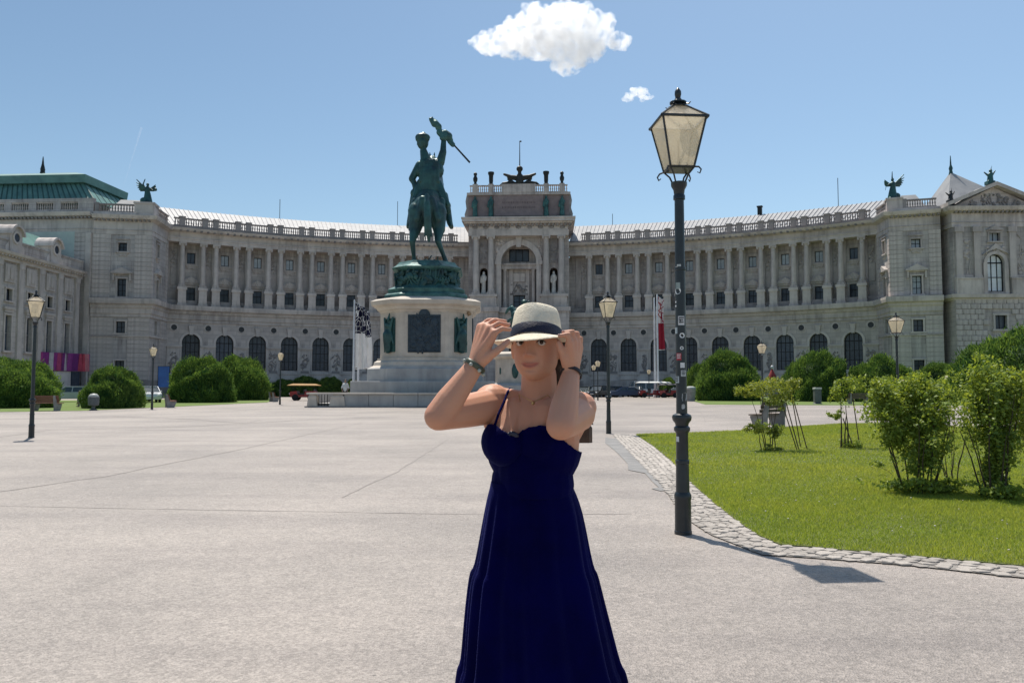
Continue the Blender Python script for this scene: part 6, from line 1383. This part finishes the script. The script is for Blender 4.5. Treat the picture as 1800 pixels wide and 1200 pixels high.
# arms
def arm(sh, el, wr, r):
    B.cone(sh,r[0],sh.lerp(el,.5),r[1],14); B.cone(sh.lerp(el,.5),r[1],el,r[2],14); B.cone(el,r[2],el.lerp(wr,.3),r[3],14); B.cone(el.lerp(wr,.3),r[3],wr,r[4],14)
shR, elR, wrR = W(862,714,.03), W(771,731,-.16), W(836,641,-.14)
shL, elL, wrL = W(1016,727,.03), W(986,747,-.20), W(1004,655,-.09)
arm(shR, elR, wrR, (.054,.049,.041,.0405,.026)); arm(shL, elL, wrL, (.054,.050,.042,.041,.026))
B.ell(W(866,703,.04),(.058,.058,.050)); B.ell(W(1016,716,.04),(.058,.058,.050)); B.cone(NB+upv*.01-tx*.04,.040,W(872,703,.04),.042); B.cone(NB+upv*.01+tx*.04,.040,W(1006,712,.04),.042)
B.cone(W(885,745,.05),.06,W(868,722,.04),.05); B.cone(W(992,752,.05),.06,W(1010,730,.04),.05)
def finger(pts, r0=.0088, r1=.0066):
    for i in range(len(pts)-1):
        a, b = r0+(r1-r0)*i/(len(pts)-1), r0+(r1-r0)*(i+1)/(len(pts)-1); B.cone(pts[i], a, pts[i+1], b, 10)
def hand(wr, fingers, thumb, palm_r=.0165):
    for f in fingers: B.cone(wr.lerp(f[0],.12), .0215, f[0], .0118, 12); finger(f)
    for i in range(len(fingers)-1): B.cone(wr.lerp((fingers[i][0]+fingers[i+1][0])/2,.3), palm_r, (fingers[i][0]+fingers[i+1][0])/2, .0098, 10)
    B.cone(wr.lerp(thumb[0],.2), .021, thumb[0], .0155, 10); finger(thumb, .0125, .0085)
hand(wrR, [[W(869,585,-.168),W(883,577,-.168),W(896,579,-.152)], [W(861,577,-.152),W(877,568,-.150),W(894,571,-.138)], [W(853,573,-.132),W(869,563,-.130),W(888,565,-.122)], [W(844,574,-.112),W(858,563,-.110),W(875,562,-.106)]],
     [W(858,627,-.160),W(871,619,-.172),W(883,609,-.168),W(893,600,-.152)])
hand(wrL, [[W(1001,601,-.130),W(998,588,-.140),W(984,590,-.135)], [W(1008,598,-.115),W(1007,583,-.125),W(991,584,-.122)], [W(1014,602,-.095),W(1015,586,-.105),W(1001,584,-.105)], [W(1019,610,-.075),W(1021,595,-.083),W(1009,590,-.088)]],
     [W(993,628,-.115),W(986,614,-.125),W(983,603,-.125)])
def face_post(me):
    n = len(me.vertices); co = np.empty(n*3, np.float32); me.vertices.foreach_get('co', co); co = co.reshape(-1,3)
    rel = co-np.array(HC); lx = rel@np.array(axv); ly = rel@np.array(fwv); lz = rel[:,2]; front = ly > .02
    g = lambda cx, cz, sx, sz: np.exp(-((lx-cx)/sx)**2-((lz-cz)/sz)**2)*front
    curve = -.0675 + 10.5*lx**2                    # mouth line, corners turned up
    gm = lambda dz, sx, sz: np.exp(-(lx/sx)**4-((lz-curve-dz)/sz)**2)*front
    t_ = np.clip((.010-lz)/.046, 0, 1); nh = (.0045+.0215*t_**1.15)*np.where(lz > -.036, 1, np.exp(-((lz+.036)/.0062)**2))*np.where(lz < .010, 1, np.exp(-((lz-.010)/.010)**2))
    push = nh*np.exp(-(np.abs(lx)/(.0065+.0040*t_))**2.4)*front
    push += .0105*(g(.0125,-.0385,.0056,.0054)+g(-.0125,-.0385,.0056,.0054))
    push += -.0080*(g(.031,.000,.0150,.0085)+g(-.031,.000,.0150,.0085)) + .0030*(g(.031,.017,.017,.006)+g(-.031,.017,.017,.006))
    push += .0045*(g(.042,-.026,.018,.016)+g(-.042,-.026,.018,.016))
    push += .0040*gm(.0042,.0245,.0034) + .0048*gm(-.0045,.0215,.0040) - .0048*gm(0,.0290,.0013) - .0015*g(0,-.054,.004,.006)
    push += .0055*g(0,-.094,.015,.010) - .0030*g(0,-.0815,.020,.0050) - .0020*(g(.030,-.060,.0045,.011)+g(-.030,-.060,.0045,.011))
    near_head = (np.linalg.norm(rel, axis=1) < .14)
    co += (push*near_head)[:,None]*np.array(fwv)
    me.vertices.foreach_set('co', co.ravel())
    lip = np.clip(1.3*np.exp(-(lx/.027)**6-((lz-curve)/(.0078*np.clip(1-(lx/.031)**2,.05,1)))**4), 0, 1)*front*near_head*(ly > .06)
    cheek = .14*np.exp(-((np.abs(lx)-.04)/.02)**2-((lz+.035)/.02)**2)*front*near_head
    red = np.zeros(n)
    for c_, s_, k_ in ((elR,.035,.22),(elL,.035,.22),(wrR.lerp(W(861,583,-.15),.85),.03,.16),(wrL.lerp(W(1008,598,-.115),.85),.03,.16),(shR,.05,.08),(shL,.05,.08),(hp(0,.1,-.04),.014,.14)): red += k_*np.exp(-(np.linalg.norm(co-np.array(c_), axis=1)/s_)**2)
    red += .05*np.sin(co[:,0]*61+3)*np.sin(co[:,2]*47)*np.sin(co[:,1]*53+1)
    at = me.attributes.new('tint', 'FLOAT', 'POINT'); at.data.foreach_set('value', np.clip(lip*.75+cheek+red, 0, 1).astype(np.float32))
body = organic('body', B, .0036, SKIN, wom, 4, .5, post=face_post)
# eyes, brows
EYEW = M('eye_white', (.62,.58,.55), None, 5, .25); IRIS = M('eye_brown', (.035,.018,.01), None, 5, .15); LASH = M('eye_lash', (.012,.009,.008), None, 5, .6)
for s in (-1, 1):
    e = put('eye', MB().ell(hp(s*.031,.0620,.000),(.0125,.0125,.0115),14,10), wom, mat=EYEW, smooth=True)
    put('iris', MB().ell(hp(s*.031+.0022,.0702,-.0005),(.0062,.0062,.0062),12,8), e, mat=IRIS, smooth=True)
    put('eyelash', MB().tube([hp(s*.0185,.0735,-.001), hp(s*.024,.0752,.0042), hp(s*.031,.0752,.0058), hp(s*.039,.0720,.0042), hp(s*.0455,.0655,-.0005)], [.0008,.0016,.002,.002,.001], 6), e, mat=LASH)
    put('eyebrow', MB().tube([hp(s*.014,.0835,.016), hp(s*.030,.0825,.0215), hp(s*.048,.066,.017)], [.002,.0028,.001], 6), wom, mat=HAIRM)
NAIL = M('finger_nail', (.62,.36,.30), None, 9, .3)
for p_, q_ in ((W(896,579,-.152),W(883,577,-.168)),(W(894,571,-.138),W(877,568,-.150)),(W(984,590,-.135),W(998,588,-.140)),(W(991,584,-.122),W(1007,583,-.125)),(W(893,600,-.152),W(883,609,-.168))):
    dv = (p_-q_).normalized(); put('fingernail', MB().ell(p_+dv*.002+Vector((0,-.0052,.0022)), (.0045,.0022,.0036), 8, 6), wom, mat=NAIL, smooth=True)
# hair: cap under the hat and a tail behind the shoulder
hb = MB(); hb.ell(hp(0,-.032,.014),(.0725,.080,.080),18,12,(0,0,-yaw)); hb.cone(hp(.05,-.06,-.03),.035,hp(.055,-.075,-.11),.026); hb.cone(hp(.055,-.075,-.11),.026,hp(.05,-.085,-.20),.014); hb.cone(hp(-.02,-.09,-.03),.05,hp(.02,-.09,-.06),.045); hb.cone(hp(.075,-.03,.0),.013,hp(.076,-.035,-.055),.008)
organic('hair', hb, .005, HAIRM, wom, 3)
# hat
tilt = Matrix.Rotation(-R(13), 3, axv) @ Matrix.Rotation(R(3), 3, fwv)
def hatp(a, b, th, z): return HC + upv*.006 + fwv*(-.010) + tilt @ (axv*(a*math.sin(th)) + fwv*(b*math.cos(th)) + upv*z)
n = 40; TH = [2*math.pi*j/n for j in range(n)]
def crown_ring(a, b, z, pinch=0.0): return [tuple(hatp(a*(1-pinch*max(0, math.cos(t))**2), b, t, z)) for t in TH]
mb = MB(); rings = [crown_ring(.0762,.100,.000), crown_ring(.0750,.096,.036,.02), crown_ring(.0705,.0895,.070,.10), crown_ring(.0672,.0855,.089,.20), crown_ring(.0625,.0805,.0985,.26)]
top = [[tuple(hatp(a*(1-.28*max(0,math.cos(t))**2), b, t, z - dent*math.exp(-(a*math.sin(t)/.022)**2))) for t in TH] for a, b, z, dent in ((.054,.070,.1010,.008),(.040,.053,.0985,.016),(.022,.030,.095,.020),(.006,.008,.094,.020))]
mb.loft(rings+top); put('hat_crown', mb, wom, mat=STRAW, smooth=60)
def brim_z(t): return -.034*max(0,math.cos(t))**1.4 + .006*math.sin(t)**2 + .016*max(0,-math.cos(t))
mb = MB(); br = []
for a, b, f, dz in ((.075,.097,0,0),(.092,.112,.3,0),(.112,.128,.75,0),(.130,.143,1.0,0),(.131,.144,1.0,-.0025),(.129,.142,1.0,-.004),(.110,.126,.73,-.004),(.075,.097,0,-.004)): br.append([tuple(hatp(a, b, t, brim_z(t)*f+dz)) for t in TH])
mb.loft(br, cap=False); put('hat_brim', mb, wom, mat=STRAW, smooth=60)
mb = MB(); mb.loft([crown_ring(.0775,.1012,.0005), crown_ring(.0785,.1020,.004), crown_ring(.0772,.0985,.033,.02), crown_ring(.0758,.0970,.035,.02)], cap=False); put('hat_band', mb, wom, mat=BANDM, smooth=60)
# bodice: a second skin lifted off the body below the neckline
NECK = [(830,775),(850,764),(862,746),(872,747),(890,761),(897,768),(906,762),(917,756),(946,747),(962,747),(980,760),(992,774),(1014,791),(1040,800)]
def necky(px):
    return np.interp(px, [a for a, _ in NECK], [b for _, b in NECK])
me0 = body.data; nv = len(me0.vertices); co = np.empty(nv*3, np.float32); me0.vertices.foreach_get('co', co); co = co.reshape(-1,3); no = np.empty(nv*3, np.float32); me0.vertex_normals.foreach_get('vector', no); no = no.reshape(-1,3)
wp = co+np.array(OFF); cth, sth = math.cos(PITCH), math.sin(PITCH); zz = wp[:,2]-CAM_H; dep = wp[:,1]*cth+zz*sth; py = 600-F_PX*(-wp[:,1]*sth+zz*cth)/dep; px = 900+F_PX*wp[:,0]/dep
zc = co[:,2]; rx, ry = co[:,0]-float(CH.x), co[:,1]-float(CH.y)
lim = necky(px); back = ry > .02; zt_back = W(940,790).z
inb = np.where(back, zc < zt_back, py > lim) & (zc > W(936,872).z) & (np.abs(rx*math.cos(ty)-ry*math.sin(ty)) < .150) & (ry > -.20) & (ry < .2)
inb &= ~((co[:,0] > W(1003,760,-.1).x) & (ry < -.085)) 
dl = co-np.array(elL); tseg = np.array(wrL-elL); L2 = (tseg@tseg); u = np.clip(dl@tseg/L2, 0, 1); dist = np.linalg.norm(dl-u[:,None]*tseg, axis=1); inb &= dist > .058
dl = co-np.array(elL); tseg = np.array(shL-elL); L2 = (tseg@tseg); u = np.clip(dl@tseg/L2, 0, 1); dist = np.linalg.norm(dl-u[:,None]*tseg, axis=1); inb &= (dist > .060) | (u > .93)
dl = co-np.array(elR); tseg = np.array(shR-elR); L2 = (tseg@tseg); u = np.clip(dl@tseg/L2, 0, 1); dist = np.linalg.norm(dl-u[:,None]*tseg, axis=1); inb &= (dist > .062) | (u > .93)
fv = np.array([p.vertices[:] for p in me0.polygons if len(p.vertices) == 4]); keep = inb[fv].all(1); fk_ = fv[keep]; used, inv = np.unique(fk_, return_inverse=True)
BV = co[used]+no[used]*.0065; me = np_mesh('bodice', BV, inv.reshape(-1,4), NAVY, True)
bm = bmesh.new(); bm.from_mesh(me)
isl = []; seen = set()
for f in bm.faces:                               # keep the torso piece only
    if f.index in seen: continue
    st = [f]; cur = []; seen.add(f.index)
    while st:
        q = st.pop(); cur.append(q)
        for e in q.edges:
            for g_ in e.link_faces:
                if g_.index not in seen: seen.add(g_.index); st.append(g_)
    isl.append(cur)
big = max(isl, key=len); bmesh.ops.delete(bm, geom=[f for c in isl if c is not big for f in c], context='FACES')
for _ in range(4): bmesh.ops.smooth_vert(bm, verts=[v for v in bm.verts if v.is_boundary], factor=.5, use_axis_x=True, use_axis_y=True, use_axis_z=True)
bm.to_mesh(me); bm.free(); o = put('bodice', me, wom); sm = o.modifiers.new('thickness', 'SOLIDIFY'); sm.thickness = .004; sm.offset = 1
# straps
put('strap', MB().tube([W(869,750,-.055), W(876,728,-.055), W(886,706,-.03), W(892,690,.0), W(896,683,.05), W(905,700,.10), W(915,760,.13)], .0042, 6), wom, mat=NAVY)
put('strap', MB().tube([W(965,750,-.06), W(972,728,-.050), W(980,708,-.025), W(983,696,.02), W(983,694,.06), W(975,720,.11), W(968,765,.13)], .0042, 6), wom, mat=NAVY)
bw = MB(); kx = W(893,765,-.075)
for s in (-1, 1): bw.ell(kx+Vector((s*.017,-.004,.003)), (.017,.005,.0095), 12, 8, (0, s*.35, 0)); bw.cone(kx, .004, kx+Vector((s*.014,-.003,-.028)), .0045)
bw.ell(kx+Vector((0,-.005,0)), (.006,.006,.007), 8, 6)
organic('bow', bw, .0025, M('bow_satin_navy', (.03,.03,.055), (.012,.012,.03), 20, .3), wom, 2)
# skirt in gathered tiers
SK = [(846,863,1006,1.0,0),(856,861,1007,1.03,.0),(866,858,1012,1.05,.008),(900,852,1023,1.0,.016),(950,844,1031,1.0,.022),(1000,836,1040,1.0,.026),(1004,832,1043,1.0,.032),(1012,828,1047,1.0,.030),(1060,822,1058,1.0,.030),(1120,818,1072,1.0,.036),(1172,815,1084,1.0,.040),(1178,811,1089,1.0,.046),(1190,808,1094,1.0,.044),(1280,798,1112,1.0,.045),(1380,788,1128,1.0,.05),(1470,780,1140,1.0,.055),(1490,780,1141,1.0,.055)]
mb = MB(); n = 96; rings = []
for (y, xl, xr, k, rip) in SK:
    a, b = W(xl,y,.03), W(xr,y,.03); c = (a+b)/2; hw = (b-a).length/2; hd = hw*.74*k; rg = []
    for j in range(n):
        t = 2*math.pi*j/n; sh_ = lambda q: math.sin(q)+.35*math.sin(2*q+.6); f = 1+2.4*rip*(.55*sh_(15*t+.002*y+1.6*math.sin(3*t+1))+.38*sh_(26*t+1.8*math.sin(4*t)+.004*y)+.45*math.sin(7*t+2))
        rg.append((c.x+hw*f*math.sin(t), c.y-hd*f*math.cos(t), max(.02, c.z)))
    rings.append(rg)
mb.loft(rings, cap=False); o = put('skirt', mb, wom, mat=NAVY, smooth=75); ss = o.modifiers.new('soft', 'SUBSURF'); ss.levels = 1; ss.render_levels = 1
# shoes
for s in (-1, 1): organic('shoe', MB().cone((s*.09,.055,.04),.037,(s*.10,-.13,.03),.031), .006, M('shoe_dark%d' % s, (.03,.028,.03), None, 6, .5), wom, 2)
# jewellery
GOLD = M('gold_chain', (.62,.42,.20), None, 20, .3, metal=.8)
put('necklace', MB().tube([NB+Vector((-.058,.01,.03)), NB+Vector((-.052,-.035,.012)), W(912,693,-.038), W(925,700,-.055), W(937,706,-.062), W(950,701,-.055), W(963,694,-.038), NB+Vector((.052,-.03,.014)), NB+Vector((.06,.012,.03))], .0014, 6).lathe([(.002,-.006),(.006,-.003),(.006,.003),(.002,.006)], 8, W(937,708,-.066)), wom, mat=GOLD)
def bracelet(wr, el, t, r, w_, mat, name, beads=0):
    d = (el-wr).normalized(); c = wr+d*t; a = d.cross(Vector((0,0,1))).normalized(); b = d.cross(a); mb = MB(); rg = []
    for rr_, o_ in ((r,-w_),(r+.004,-w_*.7),(r+.004,w_*.7),(r,w_)): rg.append([tuple(c+d*o_+a*rr_*math.cos(q)+b*rr_*math.sin(q)) for q in [2*math.pi*k/24 for k in range(24)]])
    mb.loft(rg, cap=False); o = put(name, mb, wom, mat=mat, smooth=60)
    for k in range(beads):
        q = 2*math.pi*k/beads; put('bead', MB().ell(c+d*.006+a*(r+.005)*math.cos(q)+b*(r+.005)*math.sin(q),(.0055,.0055,.0055),8,6), o, mat=M('bead_pale%d' % k, (.42,.45,.40), None, 9, .3), smooth=True)
bracelet(wrR, elR, .004, .029, .008, M('bracelet_olive', (.075,.09,.06), (.05,.06,.04), 30, .4), 'bracelet', 7)
bracelet(wrL, elL, .004, .029, .006, M('bracelet_black', (.02,.016,.02), None, 30, .4), 'bracelet', 0)
bg_ = thing('shoulder_bag', 'small brown bag hanging behind the person in the navy dress', 'bag', W(1030,752,.13)+OFF)
BAGM = M('bag_brown_leather', (.10,.06,.04), (.06,.036,.026), 20, .5, .3, 60)
put('pouch', MB().cbx(-.075,.018,-.03,.03,-.045,.012,.010), bg_, mat=BAGM); put('flap', MB().cbx(-.077,.020,-.034,.034,.012,.020,.004), bg_, mat=BAGM)
put('strap', MB().tube([(.018,0,.018),(.0,.0,.06),(-.06,.01,.09),(-.1,.01,.03)], .004, 6), bg_, mat=BAGM)
# ------------------------------------------------------------------ clouds and vapour trail
def cloud_mat(name, dens, nscale, cut):
    m = bpy.data.materials.new(name); m.use_nodes = True; t = m.node_tree; L = t.links.new; t.nodes.remove(t.nodes['Principled BSDF']); out = t.nodes['Material Output']
    tc = _n(t, 'ShaderNodeTexCoord'); no = _n(t, 'ShaderNodeTexNoise', Scale=nscale, Detail=6.0, Roughness=.62); L(tc.outputs['Object'], no.inputs['Vector'])
    mr = _n(t, 'ShaderNodeMapRange'); mr.inputs[1].default_value = cut; mr.inputs[2].default_value = cut+.22; mr.inputs[3].default_value = 0; mr.inputs[4].default_value = dens; L(no.outputs[0], mr.inputs[0])
    pv_ = _n(t, 'ShaderNodeVolumePrincipled'); pv_.inputs['Color'].default_value = (1,1,1,1); pv_.inputs['Anisotropy'].default_value = .5; L(mr.outputs[0], pv_.inputs['Density']); L(pv_.outputs[0], out.inputs['Volume'])
    m.cycles.volume_step_rate = 1.0
    return m
def cloud(label, d, puffs, voxel, dens, nscale, cut, seed):
    c0 = D(sum(p[0] for p in puffs)/len(puffs), sum(p[1] for p in puffs)/len(puffs), d); k = d/1400.0; rr = random.Random(seed); mb = MB()
    for x, y, rx, ry in puffs:
        c = D(x, y, d)-c0; mb.ell((c.x, c.y+rr.uniform(-20,20)*k, c.z), (rx*k, rx*k*.9, ry*k), 14, 10)
        for _ in range(9):                       # cauliflower lobes round each puff
            a, e = rr.uniform(0, 6.28), rr.uniform(-.25, 1.3); q = Vector((math.cos(a)*math.cos(e)*rx, math.sin(a)*math.cos(e)*rx*.9, math.sin(e)*ry))*k*.85; s_ = rr.uniform(.22,.42)*min(rx, ry)*k
            mb.ell(Vector((c.x, c.y, c.z))+q, (s_*1.15, s_*1.15, s_), 10, 8)
    def rough(me):
        n = len(me.vertices); co = np.empty(n*3, np.float32); me.vertices.foreach_get('co', co); co = co.reshape(-1,3); no = np.empty(n*3, np.float32); me.vertex_normals.foreach_get('vector', no); no = no.reshape(-1,3)
        f = np.array([mnoise.fractal(Vector(p)*(.075/k), .8, 2.1, 5) for p in co]); me.vertices.foreach_set('co', (co+no*(f*5.5*k)[:,None]).ravel())
    o = organic('cloud', mb, voxel*k, cloud_mat('cloud_'+str(seed), dens/k, nscale/k, cut), None, 2, post=rough, loc=c0)
    return tag(o, label, 'cloud')
SC.cycles.volume_bounces = 10; SC.cycles.volume_step_rate = 1.0
cloud('large white cumulus cloud with a grey belly high over the palace', 1500, [(846,80,24,11),(868,74,34,18),(905,58,40,26),(945,48,46,36),(995,42,52,38),(1040,52,42,38),(960,82,60,24),(1005,92,44,32),(1030,88,34,26),(1088,76,22,16),(905,82,42,16),(1000,110,30,16)], 1.6, .10, .06, .43, 3)
cloud('tiny white cloud beside the lantern of the nearest lamp post', 1500, [(1106,171,11,5),(1122,166,15,9),(1138,170,11,6)], 1.0, .10, .10, .36, 5)
a, b = D(214, 338, 3000), D(249, 224, 3000)
mt = cloud_mat('vapour', .012, .02, .30); n = 24; P = [a.lerp(b, i/n) for i in range(n+1)]
mb = MB(); mb.tube([p-a for p in P], [1.0+3.6*i/n + .4*math.sin(i*2.1) for i in range(n+1)], 8)
tag(put('contrail', mb, None, a, mat=mt), 'thin faint white contrail slanting above the left pavilion statue', 'contrail')
